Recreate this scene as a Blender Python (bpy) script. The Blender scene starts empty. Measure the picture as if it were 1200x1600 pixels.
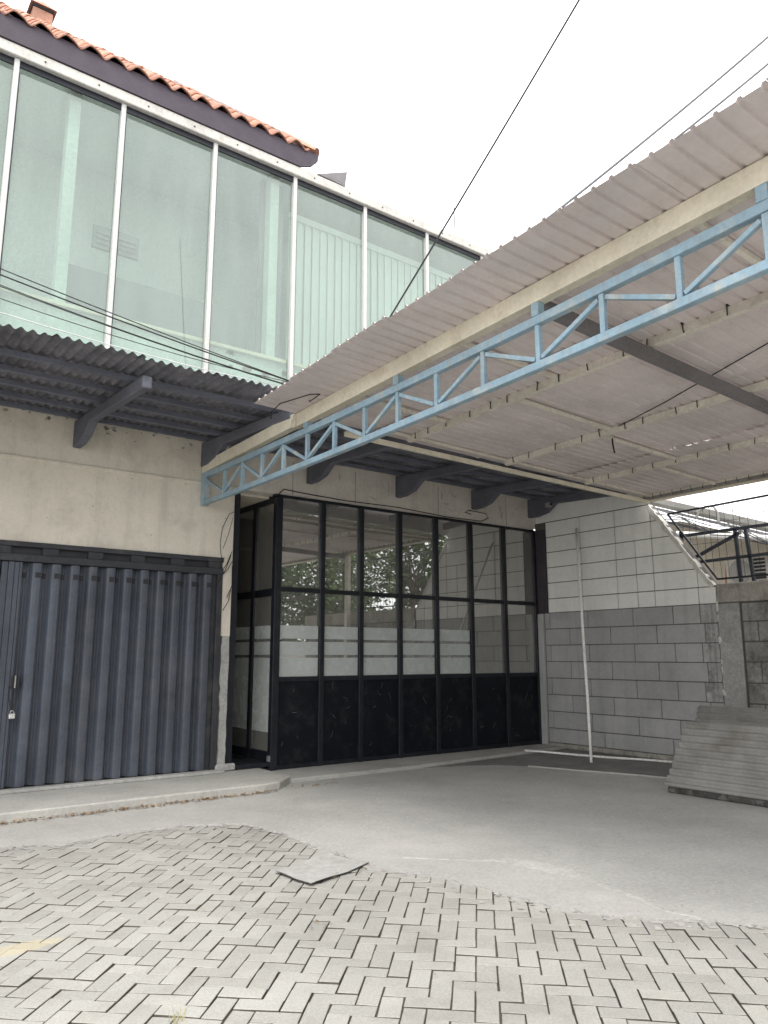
import bpy, math, random
from mathutils import Vector, Matrix
random.seed(7)
R = math.radians

# ------------------------------------------------------------------ camera
scene = bpy.context.scene
COL = scene.collection
CAM_H, FPX = 1.5, 1207.0                      # metres, pixels of a 1200x1600 frame
PITCH, YAW = math.atan(226 / FPX), R(37.1)
cam = bpy.data.objects.new('camera', bpy.data.cameras.new('camera'))
COL.objects.link(cam)
cam.location = (0, 0, CAM_H)
cam.rotation_euler = (math.pi / 2 + PITCH, 0, -YAW)
cam.data.sensor_fit = 'VERTICAL'
cam.data.sensor_height = 24
cam.data.lens = 24 * FPX / 1600
cam.data.clip_end = 2000
scene.camera = cam

# ------------------------------------------------------------------ overcast sky
SUN_EL, SUN_AZ = R(56), R(215)                # azimuth clockwise from +Y
world = bpy.data.worlds.new('World')
scene.world = world
world.use_nodes = True
wn, wl = world.node_tree.nodes, world.node_tree.links
wn.clear()
wo = wn.new('ShaderNodeOutputWorld')
wb = wn.new('ShaderNodeBackground')
wb.inputs['Strength'].default_value = 0.12
sky = wn.new('ShaderNodeTexSky')
sky.sky_type = 'NISHITA'
sky.sun_disc = False
sky.sun_elevation = SUN_EL
sky.sun_rotation = SUN_AZ
sky.dust_density = 6
wtc = wn.new('ShaderNodeTexCoord')
wno = wn.new('ShaderNodeTexNoise')
wno.inputs['Scale'].default_value = 2.2
wno.inputs['Detail'].default_value = 5
wl.new(wtc.outputs['Generated'], wno.inputs['Vector'])
wr = wn.new('ShaderNodeValToRGB')
wr.color_ramp.elements[0].position = 0.3
wr.color_ramp.elements[0].color = (0.86, 0.87, 0.89, 1)
wr.color_ramp.elements[1].position = 0.7
wr.color_ramp.elements[1].color = (1, 1, 1, 1)
wl.new(wno.outputs['Fac'], wr.inputs['Fac'])
wsc = wn.new('ShaderNodeVectorMath')
wsc.operation = 'SCALE'
wsc.inputs['Scale'].default_value = 11.5
wl.new(wr.outputs['Color'], wsc.inputs[0])
wm = wn.new('ShaderNodeMixRGB')
wm.inputs['Fac'].default_value = 0.88
wl.new(sky.outputs['Color'], wm.inputs['Color1'])
wl.new(wsc.outputs['Vector'], wm.inputs['Color2'])
wl.new(wm.outputs['Color'], wb.inputs['Color'])
wl.new(wb.outputs['Background'], wo.inputs['Surface'])

sun = bpy.data.objects.new('sun', bpy.data.lights.new('sun', 'SUN'))
COL.objects.link(sun)
sun.data.energy = 0.9
sun.data.angle = R(25)
sun.data.color = (1.0, 0.97, 0.92)
sd = Vector((math.sin(SUN_AZ) * math.cos(SUN_EL), math.cos(SUN_AZ) * math.cos(SUN_EL), math.sin(SUN_EL)))
sun.rotation_euler = sd.to_track_quat('Z', 'Y').to_euler()
sun.location = sd * 60

scene.view_settings.view_transform = 'Standard'
scene.view_settings.look = 'None'
scene.view_settings.gamma = 1
scene.view_settings.exposure = 1.12
scene.view_settings.use_curve_mapping = False
scene.render.engine = 'CYCLES'
scene.cycles.use_denoising = True
scene.cycles.max_bounces = 10
scene.cycles.diffuse_bounces = 5
scene.cycles.transparent_max_bounces = 12

# ------------------------------------------------------------------ materials
def mat(name, col, rough=0.8, var=0.16, scale=1.6, fine=28.0, fvar=0.14, bump=0.25, bscale=60.0,
        dirt=None, dirt_amt=0.0, dirt_scale=2.5, streak=None, streak_amt=0.0, streak_w=7.0,
        metallic=0.0, rand=0.0, spec=0.4, hue=None):
    """Principled surface: base colour broken up by two noises, blotchy dirt and vertical run-off streaks."""
    m = bpy.data.materials.new(name)
    m.use_nodes = True
    nt = m.node_tree
    n, l = nt.nodes, nt.links
    b = n['Principled BSDF']
    geo = n.new('ShaderNodeNewGeometry')
    P = geo.outputs['Position']

    def noise(sc, det=4, rough_=0.6, vec=None):
        t = n.new('ShaderNodeTexNoise')
        t.inputs['Scale'].default_value = sc
        t.inputs['Detail'].default_value = det
        t.inputs['Roughness'].default_value = rough_
        l.new(vec or P, t.inputs['Vector'])
        return t.outputs['Fac']

    def rng(sock, a, c, lo, hi):
        r = n.new('ShaderNodeMapRange')
        r.inputs[1].default_value, r.inputs[2].default_value = a, c
        r.inputs[3].default_value, r.inputs[4].default_value = lo, hi
        l.new(sock, r.inputs[0])
        return r.outputs[0]

    def mul(a, bb):
        x = n.new('ShaderNodeMath')
        x.operation = 'MULTIPLY'
        for i, s in enumerate((a, bb)):
            if isinstance(s, (int, float)):
                x.inputs[i].default_value = s
            else:
                l.new(s, x.inputs[i])
        return x.outputs[0]

    def mix(f, a, bb):
        x = n.new('ShaderNodeMixRGB')
        for k, s in (('Fac', f), ('Color1', a), ('Color2', bb)):
            if isinstance(s, (int, float)):
                x.inputs[k].default_value = s
            elif isinstance(s, tuple):
                x.inputs[k].default_value = (*s[:3], 1)
            else:
                l.new(s, x.inputs[k])
        return x.outputs['Color']

    v = mul(rng(noise(scale), 0.3, 0.7, 1 - var, 1 + var), rng(noise(fine, 3), 0.25, 0.75, 1 - fvar, 1 + fvar))
    if rand:
        oi = n.new('ShaderNodeObjectInfo')
        v = mul(v, rng(oi.outputs['Random'], 0, 1, 1 - rand, 1 + rand))
    vm = n.new('ShaderNodeVectorMath')
    vm.operation = 'SCALE'
    vm.inputs[0].default_value = col[:3]
    l.new(v, vm.inputs['Scale'])
    c = vm.outputs['Vector']
    if hue:                                                     # a second tint in broad patches
        c = mix(rng(noise(scale * 0.7, 3), 0.45, 0.65, 0, 1), c, hue)
    if dirt:
        c = mix(mul(rng(noise(dirt_scale, 8, 0.7), 0.5, 0.72, 0, 1), dirt_amt), c, dirt)
    if streak:
        mp = n.new('ShaderNodeMapping')
        mp.inputs['Scale'].default_value = (streak_w, streak_w, 0.35)
        l.new(P, mp.inputs['Vector'])
        s = rng(noise(1.0, 5, 0.65, mp.outputs['Vector']), 0.5, 0.75, 0, 1)
        c = mix(mul(s, streak_amt), c, streak)
    l.new(c, b.inputs['Base Color'])
    b.inputs['Metallic'].default_value = metallic
    b.inputs['Specular IOR Level'].default_value = spec
    l.new(rng(noise(scale * 3), 0.3, 0.7, max(0.03, rough - 0.08), min(1, rough + 0.08)), b.inputs['Roughness'])
    if bump:
        bp = n.new('ShaderNodeBump')
        bp.inputs['Strength'].default_value = bump
        bp.inputs['Distance'].default_value = 0.01
        l.new(noise(bscale, 6, 0.7), bp.inputs['Height'])
        l.new(bp.outputs['Normal'], b.inputs['Normal'])
    return m


def glass_mat(name, tint, refl, fac, rough=0.01, smear=0.0, dust=(0.5, 0.5, 0.46)):
    """Window glass: see-through tint under a mirror-like coat."""
    m = bpy.data.materials.new(name)
    m.use_nodes = True
    n, l = m.node_tree.nodes, m.node_tree.links
    n.clear()
    o = n.new('ShaderNodeOutputMaterial')
    tr = n.new('ShaderNodeBsdfTransparent')
    tr.inputs['Color'].default_value = (*tint, 1)
    gl = n.new('ShaderNodeBsdfGlossy')
    gl.inputs['Color'].default_value = (*refl, 1)
    gl.inputs['Roughness'].default_value = rough
    lw = n.new('ShaderNodeFresnel')
    lw.inputs['IOR'].default_value = 1.5
    ad = n.new('ShaderNodeMath')
    ad.operation = 'ADD'
    ad.use_clamp = True
    ad.inputs[1].default_value = fac
    l.new(lw.outputs[0], ad.inputs[0])
    gb_ = n.new('ShaderNodeNewGeometry')                        # only the outer face mirrors, the inner face just lets light out
    inv = n.new('ShaderNodeMath')
    inv.operation = 'SUBTRACT'
    inv.inputs[0].default_value = 1.0
    l.new(gb_.outputs['Backfacing'], inv.inputs[1])
    ml = n.new('ShaderNodeMath')
    ml.operation = 'MULTIPLY'
    l.new(ad.outputs[0], ml.inputs[0])
    l.new(inv.outputs[0], ml.inputs[1])
    mx = n.new('ShaderNodeMixShader')
    l.new(ml.outputs[0], mx.inputs[0])
    l.new(tr.outputs[0], mx.inputs[1])
    l.new(gl.outputs[0], mx.inputs[2])
    out = mx.outputs[0]
    if smear:                                                   # dust on the outside
        df = n.new('ShaderNodeBsdfDiffuse')
        df.inputs['Color'].default_value = (*dust, 1)
        geo = n.new('ShaderNodeNewGeometry')
        t = n.new('ShaderNodeTexNoise')
        t.inputs['Scale'].default_value = 1.0
        t.inputs['Detail'].default_value = 8
        mp = n.new('ShaderNodeMapping')
        mp.inputs['Scale'].default_value = (4.0, 4.0, 0.7)
        l.new(geo.outputs['Position'], mp.inputs['Vector'])
        l.new(mp.outputs['Vector'], t.inputs['Vector'])
        r = n.new('ShaderNodeMapRange')
        r.inputs[1].default_value, r.inputs[2].default_value = 0.35, 0.75
        r.inputs[3].default_value, r.inputs[4].default_value = smear * 0.75, smear * 1.25
        l.new(t.outputs['Fac'], r.inputs[0])
        m2 = n.new('ShaderNodeMixShader')
        l.new(r.outputs[0], m2.inputs[0])
        l.new(out, m2.inputs[1])
        l.new(df.outputs[0], m2.inputs[2])
        out = m2.outputs[0]
    l.new(out, o.inputs['Surface'])
    return m


def leaf_mat(name, c0, c1):
    m = bpy.data.materials.new(name)
    m.use_nodes = True
    n, l = m.node_tree.nodes, m.node_tree.links
    b = n['Principled BSDF']
    b.inputs['Roughness'].default_value = 0.6
    geo = n.new('ShaderNodeNewGeometry')
    mx = n.new('ShaderNodeMixRGB')
    mx.inputs['Color1'].default_value = (*c0, 1)
    mx.inputs['Color2'].default_value = (*c1, 1)
    l.new(geo.outputs['Random Per Island'], mx.inputs['Fac'])
    l.new(mx.outputs['Color'], b.inputs['Base Color'])
    return m


def paver_mat():
    """Grey pavers: each its own tone, and one faded yellow road-paint patch."""
    m = mat('paver', (0.350, 0.343, 0.316), 0.9, var=0.10, scale=0.9, fine=90, fvar=0.18, bump=0.35, bscale=160,
            dirt=(0.22, 0.205, 0.18), dirt_amt=0.5, dirt_scale=2.0)
    n, l = m.node_tree.nodes, m.node_tree.links
    b = n['Principled BSDF']
    src = b.inputs['Base Color'].links[0].from_socket
    geo = n.new('ShaderNodeNewGeometry')
    oi = n.new('ShaderNodeObjectInfo')
    add = n.new('ShaderNodeMath')
    add.operation = 'ADD'
    l.new(geo.outputs['Random Per Island'], add.inputs[0])
    l.new(oi.outputs['Random'], add.inputs[1])
    fr = n.new('ShaderNodeMath')
    fr.operation = 'FRACT'
    l.new(add.outputs[0], fr.inputs[0])
    rg = n.new('ShaderNodeMapRange')
    rg.inputs[3].default_value, rg.inputs[4].default_value = 0.90, 1.07
    l.new(fr.outputs[0], rg.inputs[0])
    vm = n.new('ShaderNodeVectorMath')
    vm.operation = 'SCALE'
    l.new(src, vm.inputs[0])
    l.new(rg.outputs[0], vm.inputs['Scale'])
    # yellow paint: worn stroke round (1.08, 4.72)
    vs = n.new('ShaderNodeVectorMath')
    vs.operation = 'SUBTRACT'
    vs.inputs[1].default_value = (1.07, 4.66, 0)
    l.new(geo.outputs['Position'], vs.inputs[0])
    rot = n.new('ShaderNodeMapping')
    rot.inputs['Rotation'].default_value = (0, 0, R(-58))
    rot.inputs['Scale'].default_value = (1 / 0.30, 1 / 0.10, 0)
    l.new(vs.outputs['Vector'], rot.inputs['Vector'])
    ln = n.new('ShaderNodeVectorMath')
    ln.operation = 'LENGTH'
    l.new(rot.outputs['Vector'], ln.inputs[0])
    tn = n.new('ShaderNodeTexNoise')
    tn.inputs['Scale'].default_value = 22
    tn.inputs['Detail'].default_value = 6
    l.new(geo.outputs['Position'], tn.inputs['Vector'])
    sm = n.new('ShaderNodeMath')
    sm.operation = 'ADD'
    l.new(ln.outputs['Value'], sm.inputs[0])
    l.new(tn.outputs['Fac'], sm.inputs[1])
    mr = n.new('ShaderNodeMapRange')
    mr.inputs[1].default_value, mr.inputs[2].default_value = 1.25, 1.5
    mr.inputs[3].default_value, mr.inputs[4].default_value = 0.42, 0.0
    l.new(sm.outputs[0], mr.inputs[0])
    mx = n.new('ShaderNodeMixRGB')
    l.new(mr.outputs[0], mx.inputs['Fac'])
    l.new(vm.outputs['Vector'], mx.inputs['Color1'])
    mx.inputs['Color2'].default_value = (0.50, 0.42, 0.23, 1)
    l.new(mx.outputs['Color'], b.inputs['Base Color'])
    return m


M = dict(
    cream=mat('cream_plaster', (0.72, 0.665, 0.57), 0.9, var=0.08, fvar=0.06, dirt=(0.46, 0.42, 0.36), dirt_amt=0.6,
              dirt_scale=2.2, streak=(0.50, 0.455, 0.39), streak_amt=0.55, streak_w=5, bump=0.2),
    band=mat('stained_plaster', (0.72, 0.67, 0.60), 0.9, var=0.1, fvar=0.08, dirt=(0.30, 0.27, 0.23), dirt_amt=0.4,
             dirt_scale=3.2, streak=(0.45, 0.41, 0.36), streak_amt=0.4, bump=0.3),
    cement=mat('cement_render', (0.38, 0.38, 0.365), 0.95, var=0.2, fvar=0.2, dirt=(0.12, 0.12, 0.11), dirt_amt=0.5, bump=0.6),
    oldconc=mat('weathered_concrete', (0.36, 0.34, 0.30), 0.95, var=0.22, scale=3, fvar=0.22, dirt=(0.09, 0.08, 0.07),
                dirt_amt=0.6, dirt_scale=4, streak=(0.13, 0.12, 0.10), streak_amt=0.6, bump=0.6),
    apron=mat('concrete_apron', (0.385, 0.38, 0.362), 0.9, var=0.13, scale=0.8, fine=45, fvar=0.16, dirt=(0.52, 0.51, 0.48),
              dirt_amt=0.45, dirt_scale=1.1, bump=0.35, bscale=90),
    darkconc=mat('dark_concrete', (0.19, 0.19, 0.18), 0.8, var=0.25, dirt=(0.34, 0.33, 0.32), dirt_amt=0.6, bump=0.4),
    ridge=mat('pale_cement_ridge', (0.425, 0.42, 0.40), 0.95, var=0.15, fvar=0.2, bump=0.6),
    step=mat('step_concrete', (0.40, 0.395, 0.37), 0.9, var=0.1, dirt=(0.27, 0.26, 0.24), dirt_amt=0.5, bump=0.3),
    soil=mat('joint_soil', (0.11, 0.10, 0.08), 1.0, var=0.3, fvar=0.3, bump=0.5),
    earth=mat('outer_ground', (0.28, 0.27, 0.25), 0.95, var=0.15, bump=0.3),
    bracket=mat('painted_concrete_bracket', (0.125, 0.13, 0.16), 0.8, var=0.15, dirt=(0.24, 0.23, 0.23), dirt_amt=0.3, bump=0.25),
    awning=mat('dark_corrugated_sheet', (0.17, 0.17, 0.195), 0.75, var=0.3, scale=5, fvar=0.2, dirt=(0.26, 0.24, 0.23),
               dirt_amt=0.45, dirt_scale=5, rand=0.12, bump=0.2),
    awnpurlin=mat('dark_purlin', (0.15, 0.16, 0.20), 0.7, bump=0.15),
    canopy=mat('mauve_grey_sheet', (0.68, 0.61, 0.60), 0.7, var=0.10, fvar=0.05, dirt=(0.50, 0.43, 0.40), dirt_amt=0.45,
               dirt_scale=2.2, rand=0.05, bump=0.08),
    creamsteel=mat('cream_steel', (0.74, 0.69, 0.565), 0.65, var=0.12, dirt=(0.42, 0.33, 0.22), dirt_amt=0.45, dirt_scale=4,
                   fvar=0.1, bump=0.15),
    purlin=mat('grey_cream_purlin', (0.72, 0.68, 0.60), 0.7, var=0.12, dirt=(0.36, 0.31, 0.26), dirt_amt=0.5, dirt_scale=5, bump=0.15),
    darkrafter=mat('dark_rafter', (0.19, 0.18, 0.185), 0.7, var=0.15, dirt=(0.10, 0.09, 0.09), dirt_amt=0.5),
    gutter=mat('grey_gutter', (0.30, 0.29, 0.27), 0.75, var=0.15, dirt=(0.13, 0.12, 0.11), dirt_amt=0.6),
    hook=mat('rusty_hook', (0.035, 0.03, 0.03), 0.8),
    blue=mat('pale_blue_paint', (0.275, 0.40, 0.485), 0.5, var=0.16, dirt=(0.54, 0.53, 0.46), dirt_amt=0.9, dirt_scale=5.5, streak=(0.30, 0.22, 0.15), streak_amt=0.35, streak_w=16,
             fvar=0.12, bump=0.15),
    shutter=mat('blue_grey_shutter', (0.066, 0.076, 0.097), 0.45, rand=0.16, var=0.25, dirt=(0.115, 0.118, 0.13), dirt_amt=0.55, dirt_scale=2,
                streak=(0.055, 0.06, 0.075), streak_amt=0.6, streak_w=14, bump=0.08),
    shutdark=mat('dark_shutter_rail', (0.035, 0.037, 0.043), 0.6, var=0.25, dirt=(0.14, 0.13, 0.12), dirt_amt=0.5, bump=0.2),
    black=mat('black_frame_paint', (0.009, 0.011, 0.017), 0.45, var=0.2, dirt=(0.045, 0.045, 0.05), dirt_amt=0.4, dirt_scale=8, bump=0.1),
    panel=mat('black_sheet_panel', (0.006, 0.0075, 0.012), 0.4, var=0.25, dirt=(0.035, 0.035, 0.037), dirt_amt=0.7, dirt_scale=4.5, bump=0.12, bscale=8, spec=0.2),
    frost=mat('frosted_film', (0.46, 0.49, 0.475), 0.26, var=0.10, fvar=0.04, bump=0.03, spec=0.6),
    brown=mat('dark_brown_post', (0.055, 0.045, 0.055), 0.6, bump=0.1),
    white=mat('white_aluminium', (0.52, 0.52, 0.505), 0.45, var=0.05, dirt=(0.50, 0.47, 0.42), dirt_amt=0.4, dirt_scale=7, bump=0.05),
    topbeam=mat('white_cap_beam', (0.50, 0.49, 0.455), 0.6, var=0.1, dirt=(0.26, 0.245, 0.215), dirt_amt=0.5, dirt_scale=6, bump=0.15),
    mint=mat('mint_board', (0.60, 0.66, 0.625), 0.8, var=0.06, dirt=(0.46, 0.52, 0.48), dirt_amt=0.5, bump=0.05),
    room=mat('pale_room_wall', (0.66, 0.70, 0.68), 0.9, var=0.05),
    roomgrey=mat('grey_room_wall', (0.25, 0.265, 0.27), 0.9, var=0.05),
    blind=mat('pale_blind', (0.63, 0.65, 0.635), 0.8, var=0.04, fvar=0.03, rand=0.05, bump=0.05),
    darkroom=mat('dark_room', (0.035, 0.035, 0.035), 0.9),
    tile=mat('clay_tile', (0.47, 0.245, 0.175), 0.85, var=0.22, scale=4, fvar=0.2, dirt=(0.26, 0.17, 0.14), dirt_amt=0.6, rand=0.2, bump=0.4),
    cap=mat('grey_mortar_ridge', (0.24, 0.22, 0.21), 0.9, var=0.25, dirt=(0.36, 0.20, 0.15), dirt_amt=0.5, bump=0.5),
    fascia=mat('purple_brown_fascia', (0.058, 0.046, 0.062), 0.6, var=0.1, dirt=(0.05, 0.04, 0.042), dirt_amt=0.4, bump=0.1),
    wblock=mat('pale_painted_block', (0.88, 0.875, 0.835), 0.85, var=0.06, fvar=0.05, dirt=(0.70, 0.69, 0.65), dirt_amt=0.35, rand=0.025,
               streak=(0.62, 0.61, 0.57), streak_amt=0.35, bump=0.15),
    gblock=mat('grey_painted_block', (0.40, 0.40, 0.395), 0.85, var=0.1, fvar=0.07, dirt=(0.27, 0.27, 0.26), dirt_amt=0.5, rand=0.06,
               streak=(0.27, 0.27, 0.265), streak_amt=0.55, bump=0.25),
    dblock=mat('mouldy_block', (0.27, 0.265, 0.25), 0.95, var=0.25, scale=3, fvar=0.25, dirt=(0.035, 0.033, 0.03), dirt_amt=0.9, dirt_scale=2.6,
               streak=(0.04, 0.04, 0.037), streak_amt=0.8, streak_w=6, rand=0.1, bump=0.7),
    mblock=mat('mould_edged_grey_block', (0.40, 0.40, 0.39), 0.9, var=0.2, scale=5, fvar=0.1, dirt=(0.05, 0.048, 0.045), dirt_amt=0.95, dirt_scale=5.5,
               streak=(0.10, 0.10, 0.095), streak_amt=0.8, streak_w=16, bump=0.4),
    mortar=mat('wall_mortar', (0.13, 0.125, 0.115), 0.95, var=0.2, bump=0.4),
    mould=mat('black_mould_patch', (0.06, 0.058, 0.053), 0.95, var=0.4, fvar=0.3, dirt=(0.25, 0.24, 0.23), dirt_amt=0.7, dirt_scale=7, bump=0.6),
    flake=mat('flaking_white_render', (0.66, 0.64, 0.59), 0.95, var=0.12, dirt=(0.32, 0.28, 0.22), dirt_amt=0.6, dirt_scale=9, bump=0.7),
    pvc=mat('white_pvc', (0.85, 0.84, 0.80), 0.4, var=0.06, dirt=(0.60, 0.57, 0.50), dirt_amt=0.4, dirt_scale=9, bump=0.0),
    asbestos=mat('old_grey_corrugated_sheet', (0.31, 0.305, 0.285), 0.9, var=0.15, scale=3, fvar=0.08, dirt=(0.15, 0.13, 0.105), dirt_amt=0.7,
                 dirt_scale=2.2, rand=0.06, bump=0.12),
    card=mat('grey_cardboard', (0.38, 0.375, 0.36), 0.9, var=0.14, fvar=0.12, dirt=(0.24, 0.23, 0.21), dirt_amt=0.7, dirt_scale=9, bump=0.3),
    wire=mat('black_cable', (0.018, 0.018, 0.02), 0.6, bump=0),
    wwire=mat('white_cable', (0.6, 0.6, 0.6), 0.5, bump=0),
    greycable=mat('grey_cable', (0.11, 0.11, 0.115), 0.6, bump=0),
    steel=mat('galvanised_steel', (0.45, 0.45, 0.45), 0.4, metallic=0.7),
    brass=mat('padlock_steel', (0.72, 0.72, 0.70), 0.3, metallic=0.5, bump=0),
    nbwall=mat('cream_neighbour_wall', (0.80, 0.72, 0.60), 0.85, var=0.06, dirt=(0.6, 0.52, 0.42), dirt_amt=0.4),
    acwhite=mat('aged_white_casing', (0.52, 0.48, 0.42), 0.6, var=0.06, dirt=(0.34, 0.29, 0.24), dirt_amt=0.4),
    acdark=mat('dark_grille', (0.03, 0.03, 0.035), 0.6),
    bark=mat('bark', (0.12, 0.10, 0.08), 0.95, var=0.3, bump=0.8),
    twig=mat('grey_twig', (0.16, 0.14, 0.13), 0.95),
    farwall=mat('far_wall', (0.36, 0.35, 0.33), 0.9, var=0.15),
    leafa=leaf_mat('leaf_green', (0.035, 0.075, 0.02), (0.10, 0.16, 0.05)),
    leafb=leaf_mat('leaf_pale_green', (0.06, 0.11, 0.035), (0.15, 0.20, 0.075)),
    dead=leaf_mat('dead_leaf', (0.15, 0.085, 0.04), (0.36, 0.26, 0.15)),
    grassdry=leaf_mat('dry_grass', (0.20, 0.20, 0.08), (0.50, 0.44, 0.26)),
    glass=glass_mat('storefront_glass', (0.30, 0.30, 0.29), (0.84, 0.84, 0.82), 0.52, 0.014, smear=0.24),
    green=glass_mat('green_tinted_glass', (0.84, 0.91, 0.87), (0.92, 0.98, 0.95), 0.055, 0.01, smear=0.17, dust=(0.44, 0.47, 0.455)),
)
M['paver'] = paver_mat()

# ------------------------------------------------------------------ mesh helpers
class MB:
    def __init__(self):
        self.v, self.f = [], []

    def add(self, vs, fs):
        o = len(self.v)
        self.v += [tuple(p) for p in vs]
        self.f += [tuple(i + o for i in f) for f in fs]
        return self

    def box(self, x0, x1, y0, y1, z0, z1):
        return self.add([(x0, y0, z0), (x1, y0, z0), (x1, y1, z0), (x0, y1, z0), (x0, y0, z1), (x1, y0, z1), (x1, y1, z1), (x0, y1, z1)],
                        [(0, 3, 2, 1), (4, 5, 6, 7), (0, 1, 5, 4), (1, 2, 6, 5), (2, 3, 7, 6), (3, 0, 4, 7)])

    def bar(self, p0, p1, w, h, up=(0, 0, 1)):
        p0, p1 = Vector(p0), Vector(p1)
        d = (p1 - p0).normalized()
        s = d.cross(Vector(up))
        if s.length < 1e-4:
            s = d.cross(Vector((0, 1, 0)))
        s = s.normalized() * w / 2
        u = s.cross(d).normalized() * h / 2
        vs = [p + a * s + b * u for p in (p0, p1) for a, b in ((-1, -1), (1, -1), (1, 1), (-1, 1))]
        return self.add(vs, [(0, 1, 2, 3), (7, 6, 5, 4), (0, 4, 5, 1), (1, 5, 6, 2), (2, 6, 7, 3), (3, 7, 4, 0)])

    def tube(self, pts, r, n=6, r1=None):
        pts = [Vector(p) for p in pts]
        rings = []
        for i, p in enumerate(pts):
            d = (pts[min(i + 1, len(pts) - 1)] - pts[max(i - 1, 0)]).normalized()
            a = d.cross(Vector((0.13, 0.07, 1)))
            if a.length < 1e-3:
                a = d.cross(Vector((1, 0, 0)))
            a.normalize()
            b = d.cross(a)
            rr = r if r1 is None else r + (r1 - r) * i / (len(pts) - 1)
            rings.append([p + rr * (math.cos(2 * math.pi * k / n) * a + math.sin(2 * math.pi * k / n) * b) for k in range(n)])
        vs = [q for ring in rings for q in ring]
        fs = [(i * n + k, i * n + (k + 1) % n, (i + 1) * n + (k + 1) % n, (i + 1) * n + k) for i in range(len(pts) - 1) for k in range(n)]
        fs += [tuple(reversed(range(n))), tuple((len(pts) - 1) * n + k for k in range(n))]
        return self.add(vs, fs)

    def prism(self, poly, axis, a, b):
        """poly: 2D points in the plane normal to axis, extruded from a to b."""
        def P(q, t):
            return {0: (t, q[0], q[1]), 1: (q[0], t, q[1]), 2: (q[0], q[1], t)}[axis]
        n = len(poly)
        vs = [P(q, a) for q in poly] + [P(q, b) for q in poly]
        fs = [tuple(range(n)), tuple(reversed(range(n, 2 * n)))] + [(i, i + n, (i + 1) % n + n, (i + 1) % n) for i in range(n)]
        return self.add(vs, fs)

    def grid(self, nu, nv, fn):
        vs = [fn(i / (nu - 1), j / (nv - 1)) for j in range(nv) for i in range(nu)]
        fs = [(j * nu + i, j * nu + i + 1, (j + 1) * nu + i + 1, (j + 1) * nu + i) for j in range(nv - 1) for i in range(nu - 1)]
        return self.add(vs, fs)

    def mesh(self, name, m, smooth=False):
        me = bpy.data.meshes.new(name)
        me.from_pydata(self.v, [], self.f)
        me.materials.append(M[m] if isinstance(m, str) else m)
        me.validate()
        import bmesh
        bm = bmesh.new()
        bm.from_mesh(me)
        bmesh.ops.recalc_face_normals(bm, faces=bm.faces)
        bm.to_mesh(me)
        bm.free()
        if smooth:
            me.polygons.foreach_set('use_smooth', [True] * len(me.polygons))
        return me

    def build(self, name, m, parent=None, smooth=False, bevel=0, **props):
        return link(name, self.mesh(name, m, smooth), parent, bevel, **props)


def link(name, me, parent=None, bevel=0, loc=None, rot=None, **props):
    o = bpy.data.objects.new(name, me)
    COL.objects.link(o)
    if loc is not None:
        o.location = loc
    if rot is not None:
        o.rotation_euler = rot
    if parent is not None:
        o.parent = parent
        w = WORLD_INV.get(parent.name)
        if w is not None:
            o.matrix_parent_inverse = w
    if bevel:
        b = o.modifiers.new('bevel', 'BEVEL')
        b.width = bevel
        b.segments = 1
        b.limit_method = 'ANGLE'
    for k, v in props.items():
        o[k] = v
    return o


WORLD_INV = {}


def thing(name, label, cat, loc, group=None, **kw):
    o = bpy.data.objects.new(name, None)
    COL.objects.link(o)
    o.location = loc
    o.empty_display_size = 0.2
    WORLD_INV[o.name] = Matrix.Translation(Vector(loc)).inverted()
    o['label'], o['category'] = label, cat
    if group:
        o['group'] = group
    return o


def tag(o, label, cat, group=None):
    o['label'], o['category'] = label, cat
    if group:
        o['group'] = group
    return o


def rnd(a, b):
    return random.uniform(a, b)


def lerp(a, b, t):
    return a + (b - a) * t


FY = 9.2                                       # plane of the shop front
# ================================================================== SETTING: ground
g = MB()
g.add([(-150, -150, -0.10), (200, -150, -0.10), (200, 200, -0.10), (-150, 200, -0.10)], [(0, 1, 2, 3)])
g.build('ground', 'earth', kind='structure')

# apron of poured concrete, its ragged edge running over the pavers
bnd = [(-4, 7.35), (-1.0, 7.3), (0.6, 7.22), (1.52, 7.10), (1.96, 6.86), (2.5, 6.98), (3.07, 6.93), (3.46, 6.70), (3.55, 6.25), (3.53, 5.68), (3.56, 5.27),
       (3.47, 4.77), (3.70, 4.47), (3.76, 4.24), (3.84, 3.56), (3.92, 3.28), (4.0, 3.07), (4.25, 2.85), (4.58, 2.46), (5.3, 1.7), (6.2, 0.2), (7.0, -2.0), (7.2, -5.8)]
edge = []
for (a, b) in zip(bnd[:-1], bnd[1:]):
    n = max(2, int(math.dist(a, b) / 0.05))
    if b[0] < 1.0 or b[1] < 1.5:
        n = max(2, n // 4)
    for k in range(n):
        t = k / n
        edge.append((lerp(a[0], b[0], t) + rnd(-0.018, 0.018), lerp(a[1], b[1], t) + rnd(-0.018, 0.018)))
edge.append(bnd[-1])
apoly = edge + [(11.2, -5.8), (11.2, 9.6), (-4, 9.6)]


def in_poly(x, y, poly):
    c = False
    j = len(poly) - 1
    for i in range(len(poly)):
        xi, yi = poly[i]
        xj, yj = poly[j]
        if (yi > y) != (yj > y) and x < (xj - xi) * (y - yi) / (yj - yi) + xi:
            c = not c
        j = i
    return c


MB().prism(apoly, 2, -0.02, 0.010).build('concrete_apron', 'apron', kind='structure')
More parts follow.
